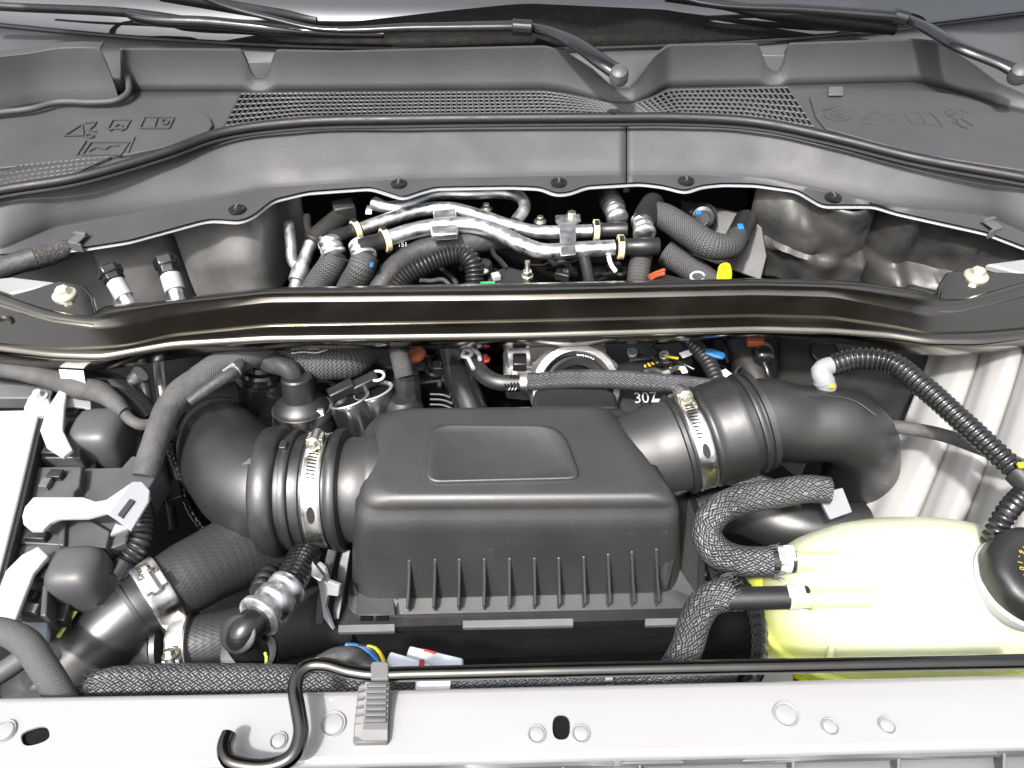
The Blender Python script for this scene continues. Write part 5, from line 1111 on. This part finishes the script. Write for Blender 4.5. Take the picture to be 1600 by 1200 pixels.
# front cover lettering
text('cover_print', '307', at(1006, 626, -0.0735), 0.020, 'white_print', big, V((1, 0.03, 0)), V((0, 0.85, 0.45)), 0.012)
for i, (x0, x1, y) in enumerate(((1019, 1034, 625), (1038, 1048, 622), (1038, 1046, 627))):
    obj('cover_print', MB().prism([at(x0, y - 2, -0.062), at(x1, y - 2, -0.062), at(x1, y + (3 if i == 0 else 0.5), -0.064), at(x0, y + (3 if i == 0 else 0.5), -0.064)], V((0, 0, -0.001))), 'white_print', big)
obj('belt_cover', MB().prism([at(x, y, -0.045) for x, y in ((835, 607), (870, 603), (945, 604), (962, 612), (968, 640), (830, 640))], V((0, 0, -0.05))), 'plastic', big, bevel=0.006, seg=3)
# throttle body
tb = thing('throttle_body', 'cast aluminium throttle body with ringed mouth', 'throttle body', at(870, 570, -0.12))
obj('casting', MB().prism([at(x, y, -0.06) for x, y in ((785, 548), (800, 535), (930, 532), (942, 545), (944, 575), (925, 592), (840, 596), (790, 592))], V((0, 0, -0.04))), 'cast', tb, bevel=0.005, seg=3)
TA = V((0.05, -0.72, 0.62)); TP = at(900, 606, -0.055)
obj('mouth_ring', MB().lathe(TP, TA, [(0.060, -0.03), (0.059, -0.004), (0.056, 0.003), (0.048, 0.006), (0.044, 0.0), (0.043, -0.02)], 48), 'cast', tb)
obj('hose_mouth', MB().lathe(TP, TA, [(0.042, -0.02), (0.042, 0.012), (0.039, 0.014), (0.030, 0.010), (0.028, -0.01)], 40), 'rubber', tb)
for i in range(7):
    a = 1.5 - i * 0.08; q, n2, t2 = ring_pt(TP + TA.normalized() * 0.008, TA, a, 0.0428); obj('clamp_tooth', MB().obox(q, TA.normalized() * 0.005, t2 * 0.001, n2 * 0.001), 'steel', tb)
for i in range(5): obj('rib', MB().abox(at(815 + i * 3, 560 + i * 7, -0.058), X1, 0.04, 0.003, 0.004), 'cast', tb, bevel=0.001)
for x, y in ((858, 562), (934, 549), (800, 546)): bolt('bolt', at(x, y, -0.052), 0.0065, 'zinc', tb, axis=V((0, -0.5, 0.8)))
obj('motor_housing', MB().cyl(at(790, 556, -0.055), at(828, 552, -0.055), 0.022, n=28), 'cast', tb, bevel=0.003)
obj('side_plug', MB().box(at(812, 566, -0.038), 0.018, 0.022, 0.014), 'plastic', tb, bevel=0.002)
tag(bolt('bolt', at(953, 573, -0.05), 0.006), 'lone zinc bolt between throttle body and coil packs', 'bolt')
vh = thing('vent_hose', 'smooth black vent hose ending in a braided sleeve across the engine', 'vent hose', at(900, 600, -0.06))
tube('rubber_end', 'soft_rubber', [(732, 548, -0.05), (742, 568, -0.045), (756, 586, -0.042), (776, 597, -0.04), (800, 599, -0.04), (822, 598, -0.04)], 13, vh, n=20)
tube('braided_sleeve', 'braid', [(820, 597, -0.04, 14), (900, 592, -0.038, 15), (980, 594, -0.036, 15), (1060, 600, -0.034, 14), (1130, 606, -0.034, 13), (1165, 606, -0.04, 12)], 14, vh, n=22)
obj('metal_collar', MB().cyl(at(812, 598, -0.04), at(824, 598, -0.04), 0.0125, n=24), 'alu', vh, bevel=0.0008)
for k in range(3): obj('wire_wrap', MB().tube([(at(794 + k * 5 + 5 * math.cos(a), 598 + 12 * math.sin(a), -0.03 + 0.004 * math.cos(a)), 0.0012) for a in zl(0, 5.5, 10)], n=6), 'gloss_black', vh)
tie = thing('wire_tie', 'white twisted tie knotted on the vent hose', 'tie', at(730, 555, -0.05))
for k, pts in enumerate(([(722, 556), (728, 546), (738, 550), (732, 558), (722, 556)], [(738, 546), (748, 552), (750, 562)], [(730, 556), (736, 568), (740, 576)])):
    obj('twist', MB().tube([(at(x, y, -0.03), 0.0028) for x, y in pts], n=8), 'white_plastic', tie)
tag(tube('charge_air_pipe', 'gloss_black', [(704, 520, -0.09, 22), (708, 556, -0.08, 24), (722, 600, -0.08, 25), (745, 660, -0.10, 26)], 24, n=28), 'glossy black pipe curving down behind the air box', 'pipe')
tag(bolt('red_plug', at(758, 561, -0.04), 0.004, 'red'), 'tiny red plug beside the vent hose', 'plug')
pst = thing('harness_post', 'grey hexagonal sleeve standing on a black boot', 'sleeve', at(635, 620, -0.1))
a = at(636, 606, -0.06); obj('sleeve', MB().lathe(a - Z1 * 0.01, V((0.02, 0.3, 1)), [(0.018, -0.01), (0.0165, 0.03), (0.015, 0.032)], 8), 'plastic', pst, bevel=0.001)
obj('boot', MB().lathe(at(632, 634, -0.075), V((0, 0.2, 1)), [(0.026, -0.03), (0.024, 0.0), (0.016, 0.012)], 22), 'soft_rubber', pst); tube('frayed_top', 'knit', [(632, 588, -0.03), (628, 570, -0.02), (622, 545, -0.02)], 15, pst, n=16)
tag(obj('orange_plug', MB().blob(at(650, 556, -0.04), V((0.013, 0.004, 0)), V((0, 0.012, 0)), V((0, 0, 0.008))), 'orange'), 'dull orange plug in the shade below the brace', 'plug')
# ignition coils, glossy dark
for i, (x, y, lab) in enumerate(((585, 628, 'glossy black cylinder with white rim beside the air box lid'), (548, 640, 'glossy black cylinder tucked behind the coupler boot'))):
    t = thing('solenoid', lab, 'solenoid', at(x, y, -0.13)); c = at(x, y - 12, -0.07); ax = V((-0.25, 0.35, 0.9))
    obj('body', MB().lathe(c, ax, [(0.028, -0.05), (0.028, 0.0), (0.026, 0.003)], 32), 'gloss_black', t); obj('rim', MB().lathe(c, ax, [(0.026, 0.002), (0.0275, 0.0045), (0.026, 0.006), (0.023, 0.005), (0.022, 0.0)], 32), 'alu_dull' if i else 'light_grey', t)
    obj('plug', MB().abox(c + V((-0.012, 0.012, 0.01)), V((1, 0.5, 0.2)), 0.035, 0.016, 0.014), 'plastic', t, bevel=0.002)
    if i == 0: obj('seal_ring', MB().tube([(c + V((0.004 + 0.009 * math.cos(a), 0.018 + 0.009 * math.sin(a), 0.016)), 0.002) for a in zl(0, 2 * PI, 14)], n=8), 'connector_grey', t)
# coil packs with yellow print
for i, (x, y) in enumerate(((1000, 562), (1050, 566))):
    t = thing('coil_pack', ('black coil pack with bright yellow print next to the throttle body', 'black coil pack with yellow print next to the corrugated loom')[i], 'coil pack', at(x, y, -0.1))
    obj('body', MB().box(at(x, y, -0.085), 0.045, 0.04, 0.04, 0.1), 'plastic', t, bevel=0.004)
    for k in range(3): obj('print', MB().box(at(x + 8 + k * 6 - 10 * i, y + 10 - k * 2 * (1 - i), -0.0645), 0.003, 0.005 + 0.002 * (k % 2), 0.0006, 0.3 * k), 'yellow_print', t)
    obj('terminal', MB().cyl(at(x - 12, y - 6, -0.065), at(x - 12, y - 12, -0.055), 0.007, n=16), 'alu_dull', t, bevel=0.001)
tag(tube('corrugated_loom', 'plastic', [(1072, 528, -0.05), (1092, 548, -0.045), (1108, 568, -0.045), (1122, 600, -0.05)], 13, n=18, ring=0.0065, amp=0.22), 'short corrugated loom with blue tag behind the twin rib coupler', 'corrugated loom')
tag(obj('blue_tag', MB().blob(at(1117, 553, -0.035), V((0.012, -0.006, 0)), V((0.003, 0.006, 0)), V((0, 0, 0.003)), 3), 'sky_blue'), 'bright blue tag beside the short corrugated loom', 'tag')
tag(tube('wire', 'yellow', [(1038, 556, -0.05), (1048, 558, -0.05), (1060, 560, -0.05)], 2.2, n=8), 'thin yellow wire over the coil packs', 'wire')
for x, y, w_, h_, r_, lab in ((1072, 553, 0.016, 0.010, 0.4, 'white plug edge above the coil pack'), (1135, 585, 0.012, 0.016, 0.6, 'white tape scrap beside the corrugated loom'), (1068, 578, 0.008, 0.012, 0.2, 'silver terminal beside the coil pack')):
    tag(obj('scrap', MB().box(at(x, y, -0.05), w_, h_, 0.003, r_), 'paper', bevel=0.001), lab, 'scrap')
tag(tube('coolant_pipe', 'dark_metal', [(1150, 520, -0.07, 22), (1165, 560, -0.07, 22), (1185, 600, -0.08, 22), (1200, 650, -0.1, 22)], 22, n=24), 'dark metal pipe passing behind the coupler', 'pipe')
ht = thing('hinge_plug', 'glossy black sensor with an orange cap below the brace', 'sensor', at(1185, 560, -0.07)); obj('body', MB().blob(at(1192, 554, -0.05), V((0.014, 0, 0)), V((0, 0.016, 0)), V((0, 0, 0.014)), 3), 'gloss_black', ht); obj('cap', MB().box(at(1180, 534, -0.035), 0.022, 0.012, 0.010), 'orange', ht, bevel=0.002); tube('lead', 'gloss_black', [(1192, 562, -0.05), (1200, 585, -0.06), (1196, 610, -0.08)], 5, ht, n=10)
sp_ = thing('shaded_tower_plate', 'dark plate with a round moulded plug, coloured for the shaded tower below the brace', 'plate', at(1320, 620, -0.2))
obj('plate', MB().grid([[at(x, y, -0.06 - (y - 520) * 0.0009 + 0.004 * noise.noise(V((x * 0.03, y * 0.03, 1)))) for x in range(1215, 1460, 12)] for y in range(515, 720, 12)]), 'dark_metal', sp_, solid=0.004)  # dark sheet whose colour stands in for shade on the strut tower metal
p = at(1288, 549, -0.078); obj('moulded_plug', MB().lathe(p, V((0, -0.4, 0.9)), [(0.019, -0.004), (0.019, 0.002), (0.017, 0.003), (0.0165, 0.0015), (0.0, 0.0015)], 32), 'dark_metal', sp_)

# ---------------------------------------------------------------- left: rings, boot, harnesses
fr_ = thing('filler_cap', 'glossy black ringed filler cap under the taped harness', 'filler cap', at(410, 590, -0.12))
obj('body', MB().lathe(at(412, 590, -0.08), V((0.1, 0.2, 1)), [(0.036, -0.04), (0.038, 0.0), (0.037, 0.004), (0.031, 0.005), (0.030, 0.012), (0.032, 0.014), (0.030, 0.018), (0.024, 0.02), (0.022, 0.026), (0.0, 0.027)], 36), 'gloss_black', fr_)
bt = thing('rubber_boot', 'dark rubber boot with a thin steel band behind the coupler', 'boot', at(460, 650, -0.14))
obj('boot_body', MB().lathe(at(476, 662, -0.11), V((0, 0.28, 1)), [(0.040, -0.05), (0.042, -0.01), (0.0405, 0.008), (0.037, 0.014), (0.0365, 0.026), (0.034, 0.032), (0.022, 0.040), (0.020, 0.07), (0.018, 0.072)], 40), 'soft_rubber', bt)
obj('steel_band', MB().lathe(at(476, 662, -0.11), V((0, 0.28, 1)), [(0.0375, 0.013), (0.0392, 0.013), (0.0388, 0.025), (0.0370, 0.025)], 44), 'steel', bt)
q = at(496, 634, -0.072); obj('band_lock', MB().box(q + V((0.002, -0.006, -0.008)), 0.014, 0.006, 0.014), 'steel', bt, bevel=0.001)
hz_ = thing('main_harness', 'thick grey taped harness bending down from the brace to the middle module plug', 'harness', at(260, 650, -0.06))
tube('taped_run', 'tape', [(318, 590, -0.018, 22), (290, 608, -0.02, 22), (266, 636, -0.025, 21), (250, 670, -0.03, 20), (236, 712, -0.04, 20), (226, 745, -0.05, 19)], 21, hz_, n=24, wob=0.06)
tube('knit_run', 'knit_grey', [(420, 548, -0.03, 20), (385, 556, -0.02, 22), (350, 568, -0.018, 22), (312, 594, -0.018, 23)], 22, hz_, n=24)
tube('branch', 'tape_dark', [(296, 628, -0.02, 8), (330, 604, -0.012, 10), (370, 576, -0.008, 11), (378, 566, -0.008, 8)], 10, hz_, n=16)
lw = tube('paper_label', 'light_grey', [(354, 588, -0.010, 11.6), (370, 576, -0.008, 11.6)], 11, hz_, n=16)
text('label_print', '1MH', at(360, 577, 0.006), 0.009, 'ink', lw, at(372, 570, 0) - at(352, 584, 0), V((0, 0.7, 0.7)), 0.001)
tag(tube('sleeved_bundle', 'knit', [(400, 548, -0.045, 26), (450, 556, -0.045, 27), (500, 566, -0.05, 28), (545, 566, -0.055, 26), (580, 548, -0.06, 20)], 26, n=24, wob=0.1), 'fat dark sleeved bundle hanging below the brace', 'bundle')
tag(tube('taped_bundle', 'tape_dark', [(390, 560, -0.04, 12), (420, 566, -0.035, 16), (452, 578, -0.035, 16), (462, 596, -0.05, 12)], 14, n=20, wob=0.15), 'dark taped bundle end drooping onto the filler cap', 'bundle')
tag(obj('chain_stitch', MB().tube([(at(x, y, -0.018), 0.0012) for x, y in ((455, 552), (475, 550), (495, 551), (512, 546), (524, 542))], n=6, ring=0.004, amp=0.4), 'white_plastic'), 'white stitched thread along the sleeved bundle', 'thread')
lh = thing('side_harness', 'grey taped harness running from the fender to the module', 'harness', at(120, 615, -0.06))
tube('taped_run', 'tape', [(-40, 572, -0.02, 15), (20, 578, -0.02, 15), (80, 592, -0.02, 16), (120, 606, -0.02, 17), (155, 612, -0.02, 17), (178, 628, -0.025, 14), (196, 645, -0.03, 11)], 15, lh, n=20, wob=0.06)
tube('thin_run', 'tape', [(190, 640, -0.03, 9), (204, 656, -0.035, 9), (222, 664, -0.04, 9), (238, 662, -0.045, 8)], 9, lh, n=16)
tag(plate('paper_tag', 'paper', [(92, 577), (130, 579), (133, 597), (112, 590), (95, 590)], -0.004, 0.002), 'small white paper tag on the side harness', 'tag')
tag(tube('dark_cable', 'rubber', [(130, 585, -0.05), (180, 600, -0.05), (215, 630, -0.06), (235, 655, -0.07)], 16, n=18), 'dark rubber cable behind the side harness', 'cable')
tag(tube('steel_rod', 'alu_dull', [(246, 545, -0.06), (250, 590, -0.07), (256, 640, -0.09)], 9, n=14), 'dull upright rod below the brace', 'rod')
sf = thing('steel_fitting', 'bright threaded fitting on a short rod', 'fitting', at(215, 590, -0.08)); obj('nut', MB().lathe(at(205, 596, -0.05), V((0.6, 0.2, 0.4)), [(0.008, 0), (0.009, 0.002), (0.009, 0.012), (0.011, 0.013), (0.011, 0.018)], 18), 'alu_dull', sf); tube('rod', 'dark_metal', [(222, 580, -0.05), (228, 610, -0.06), (232, 632, -0.07)], 8, sf, n=12)
# ================================================================ control module with three lever plugs
em = thing('control_module', 'white control module cover with three black lever plugs', 'control module', at(30, 780, -0.1))
mz = -0.028
plate('cover', 'white_plastic', [(-80, 646), (0, 641), (40, 640), (62, 640), (27, 785), (-4, 905), (-80, 905)], mz, 0.03, em, bevel=0.002)
plate('edge_strip', 'plastic', [(62, 634), (73, 634), (38, 785), (4, 915), (-6, 912), (28, 785)], mz - 0.004, 0.05, em, bevel=0.001)
plate('ear', 'white_plastic', [(36, 636), (44, 618), (56, 610), (68, 612), (76, 622), (82, 634), (74, 646), (40, 648)], mz + 0.004, 0.02, em, bevel=0.003)
bolt('bolt', at(62, 620, mz + 0.004), 0.006, 'white_plastic', em)
plate('base_plate', 'plastic', [(70, 636), (140, 640), (150, 720), (140, 850), (100, 970), (20, 970), (5, 900), (38, 785)], mz - 0.03, 0.03, em, bevel=0.002)
obj('bracket', MB().prism([at(-60, 588, -0.06), at(85, 604, -0.06), at(78, 622, -0.06), at(-60, 622, -0.06)], V((0, 0, -0.02))), 'grey_plastic', em, bevel=0.002)
def lever_plug(label, parts, domes, lever, lz, tabs):
    t = thing('lever_plug', label, 'plug', at(*parts[0][0][0], mz - 0.05))
    for pix, z, h in parts: plate('housing', 'plug_plastic', pix, z, h, t, bevel=0.0015)
    for (x, y, rx, ry, z, rz_) in domes: 
        c = at(x, y, z); k = mpx(c); obj('shell', MB().blob(c, V((rx * k, 0, 0)), V((0, ry * k * 1.25, 0)), V((0, 0, rz_)), 3.4, 36, 20), 'plug_plastic', t)
    plate('lever', 'white_plastic', lever, lz, 0.006, t, bevel=0.0015)
    for (x, y, w_, h_, m_) in tabs:
        c = at(x, y, mz - 0.012); k = mpx(c); obj('latch', MB().box(c, w_ * k, h_ * k * 1.3, 0.008, -0.08), m_, t, bevel=0.001)
    return t
l1 = lever_plug('black lever plug next to the module bolt with its white lever upright', [([(88, 634), (138, 636), (142, 650), (128, 715), (58, 716), (72, 650)], mz - 0.016, 0.03), ([(126, 642), (144, 642), (142, 660), (134, 664), (138, 686), (126, 690), (124, 716), (114, 716), (118, 688), (128, 672)], mz - 0.008, 0.03)],
    [(162, 688, 40, 33, mz - 0.030, 0.036)], [(99, 598), (107, 594), (100, 636), (98, 672), (113, 702), (97, 714), (72, 698), (62, 672), (72, 640), (90, 612)], mz + 0.01, [(114, 643, 22, 12, 'plastic'), (112, 672, 18, 22, 'plastic'), (80, 706, 24, 10, 'plastic'), (120, 690, 10, 10, 'grey_plastic')])
obj('lever_side', MB().prism([at(100, 612, mz + 0.006), at(108, 595, mz + 0.006), at(142, 626, mz - 0.006), at(142, 640, mz - 0.008), at(128, 636, mz - 0.006), at(102, 634, mz)], V((0, 0, -0.004))), 'light_grey', l1, bevel=0.001)
l2 = lever_plug('black lever plug in the middle with a long slotted white lever', [([(50, 730), (128, 728), (112, 790), (100, 852), (20, 848), (38, 780)], mz - 0.016, 0.03), ([(112, 730), (128, 730), (124, 760), (116, 768), (112, 800), (102, 812), (100, 852), (90, 852), (94, 806), (104, 790)], mz - 0.008, 0.03), ([(118, 732), (190, 730), (206, 712), (246, 716), (250, 734), (214, 792), (196, 848), (172, 858), (104, 852)], mz - 0.022, 0.04), ([(104, 812), (140, 812), (172, 830), (165, 856), (100, 854)], mz - 0.014, 0.03)],
    [], [(34, 806), (38, 792), (52, 776), (130, 776), (150, 783), (166, 780), (204, 754), (218, 754), (230, 764), (234, 776), (203, 826), (166, 800), (136, 808), (92, 809), (78, 816), (66, 828), (48, 828), (36, 818)], mz + 0.012, [(72, 756, 14, 14, 'grey_plastic'), (88, 742, 22, 12, 'plastic'), (58, 838, 34, 12, 'plastic')])
obj('lever_plate', MB().prism([at(206, 752, mz + 0.014), at(222, 752, mz + 0.014), at(234, 766, mz + 0.013), at(232, 784, mz + 0.013), at(204, 829, mz + 0.012), at(170, 802, mz + 0.012)], V((0, 0, -0.004))), 'light_grey', l2, bevel=0.001)
obj('lever_foot', MB().prism([at(202, 824, mz + 0.010), at(172, 836, mz - 0.004), at(180, 818, mz + 0.004)], V((0, 0, -0.004))), 'light_grey', l2, bevel=0.0005)
obj('slot', MB().prism([at(203, 779, mz + 0.0155), at(210, 783, mz + 0.0155), at(191, 809, mz + 0.0145), at(184, 804, mz + 0.0145)], V((0, 0, -0.002))), 'ink', l2)
l3 = lever_plug('black lever plug at the front end of the module beside the fat black pipe', [([(20, 852), (98, 850), (86, 900), (72, 962), (28, 962), (8, 900)], mz - 0.018, 0.03), ([(84, 858), (98, 856), (94, 880), (86, 886), (84, 910), (74, 922), (72, 962), (62, 962), (66, 916), (76, 900)], mz - 0.008, 0.03)],
    [(130, 906, 42, 33, mz - 0.030, 0.036)], [(60, 853), (75, 868), (52, 895), (38, 930), (22, 972), (-2, 978), (-6, 930), (8, 892), (34, 866)], mz + 0.006, [(62, 894, 24, 20, 'plastic'), (46, 930, 26, 12, 'plastic'), (72, 898, 7, 12, 'grey_plastic'), (46, 952, 30, 12, 'grey_plastic')])
tag(tube('corrugated_conduit', 'plastic', [(212, 775, -0.06, 18), (224, 812, -0.062, 18), (218, 850, -0.065, 18), (196, 878, -0.07, 17), (178, 900, -0.075, 16)], 17, n=20, ring=0.0058, amp=0.16), 'black corrugated conduit leaving the middle plug', 'conduit')
tag(tube('conduit_boot', 'gloss_black', [(196, 880, -0.066, 19), (178, 906, -0.07, 19)], 19, n=20), 'glossy black boot at the conduit end', 'boot')
pc2 = thing('port_cap', 'round black cap between the conduit boot and the front plug', 'cap', at(168, 920, -0.1)); obj('cap_body', MB().lathe(at(160, 920, -0.07), V((0.6, -0.3, 0.4)), [(0.018, -0.02), (0.018, 0.012), (0.015, 0.015), (0.0, 0.016)], 28), 'plastic', pc2)
tag(tube('yellow_strap', 'tank_low', [(118, 955, -0.07), (104, 975, -0.072), (90, 996, -0.075)], 4, n=8, flat=0.4), 'pale yellow strap below the front plug', 'strap')
for x, y, lab in ((40, 975, 'pale grey plate below the front plug'),): tag(plate('grey_plate', 'connector_grey', [(18, 966), (75, 964), (72, 995), (66, 1004), (40, 985)], -0.06, 0.01, bevel=0.002), lab, 'plate')
tag(tube('knit_cable', 'knit_grey', [(-30, 982, -0.03, 20), (10, 988, -0.028, 21), (42, 1006, -0.028, 22), (66, 1040, -0.03, 22), (88, 1075, -0.035, 22), (112, 1120, -0.045, 22)], 22, n=22), 'grey knitted cable bending down over the white front panel edge', 'cable')
tag(tube('grey_tube', 'grey_plastic', [(-30, 1070, -0.06), (10, 1046, -0.06), (45, 1022, -0.06)], 16, n=18), 'smooth grey tube behind the knitted cable', 'tube')
tag(obj('splash_guard', MB().prism([at(-80, 1000, -0.12), at(60, 1000, -0.13), at(140, 1100, -0.12), at(-80, 1120, -0.1)], V((0, 0, -0.02))), 'plastic', bevel=0.004), 'black splash guard under the knitted cable', 'splash guard')

rl = thing('frame_rail', 'near black frame rail deep between the module plugs and the elbow duct', 'rail', at(280, 800, -0.3))
obj('rail_body', MB().prism([at(150, 640, -0.24), at(300, 640, -0.24), at(340, 860, -0.26), at(180, 900, -0.26)], V((0, 0, -0.05))), 'void', rl, bevel=0.01)  # rail body in the near black colour
tube('rail_cable', 'gloss_black', [(262, 690, -0.14), (280, 740, -0.15), (300, 800, -0.16), (330, 840, -0.18)], 9, rl, n=14, ring=0.009, amp=0.12)
tube('rail_line', 'dark_metal', [(250, 700, -0.17), (262, 760, -0.17), (272, 830, -0.17)], 7, rl, n=12)
obj('rail_clip', MB().box(at(272, 770, -0.12), 0.02, 0.03, 0.012, 0.4), 'plastic', rl, bevel=0.002)

# loose wiring in the gaps
def wires(n, x0, x1, y0, y1, z0, z1, label, group):
    for i in range(n):
        x, y = random.uniform(x0, x1), random.uniform(y0, y1); z = random.uniform(z0, z1); ang = random.uniform(-0.6, 0.6) + random.choice((0, 1.2)); L = random.uniform(40, 90)
        pts = [(x + (t - 0.5) * L * math.cos(ang) + random.uniform(-6, 6), y + (t - 0.5) * L * math.sin(ang) * 0.7 + random.uniform(-6, 6), z + random.uniform(-0.008, 0.008)) for t in zl(0, 1, 5)]
        tag(tube('wire', ('gloss_black', 'tape_dark', 'rubber')[i % 3], pts, random.uniform(2.5, 5), n=10, ring=(0.004 if i % 4 == 0 else None), amp=0.15), label, 'wire', group)
wires(14, 500, 720, 545, 610, -0.10, -0.07, 'thin black wire among the engine parts beside the air box lid', 'loose wires below the brace')
wires(10, 960, 1180, 545, 600, -0.085, -0.06, 'thin black wire among the coil packs below the brace', 'loose wires by the coil packs')
wires(14, 600, 1080, 400, 445, -0.10, -0.07, 'thin black wire in the dark gap under the metal pipes', 'loose wires under the pipes')
wires(8, 250, 330, 700, 820, -0.20, -0.15, 'thin black wire deep beside the elbow duct', 'loose wires by the elbow duct')
for i, (x, y, z) in enumerate(((560, 560, -0.075), (690, 575, -0.08), (1035, 590, -0.07), (880, 430, -0.08), (650, 430, -0.09), (960, 420, -0.085))):
    t = thing('wire_plug', ('small black wire plug under the sleeved bundle', 'small black wire plug beside the glossy pipe', 'small black wire plug under the coil packs', 'small black wire plug below the pipe bracket', 'small black wire plug under the corrugated loom', 'small black wire plug under the lower quick connector')[i], 'plug', at(x, y, z))
    c = at(x, y, z); obj('housing', MB().box(c, 0.024, 0.016, 0.014, 0.4 * (i % 3 - 1)), 'plastic', t, bevel=0.002); obj('latch', MB().box(c + V((0.004, 0, 0.009)), 0.010, 0.006, 0.004, 0.4 * (i % 3 - 1)), ('light_grey', 'grey_plastic')[i % 2], t, bevel=0.0006)
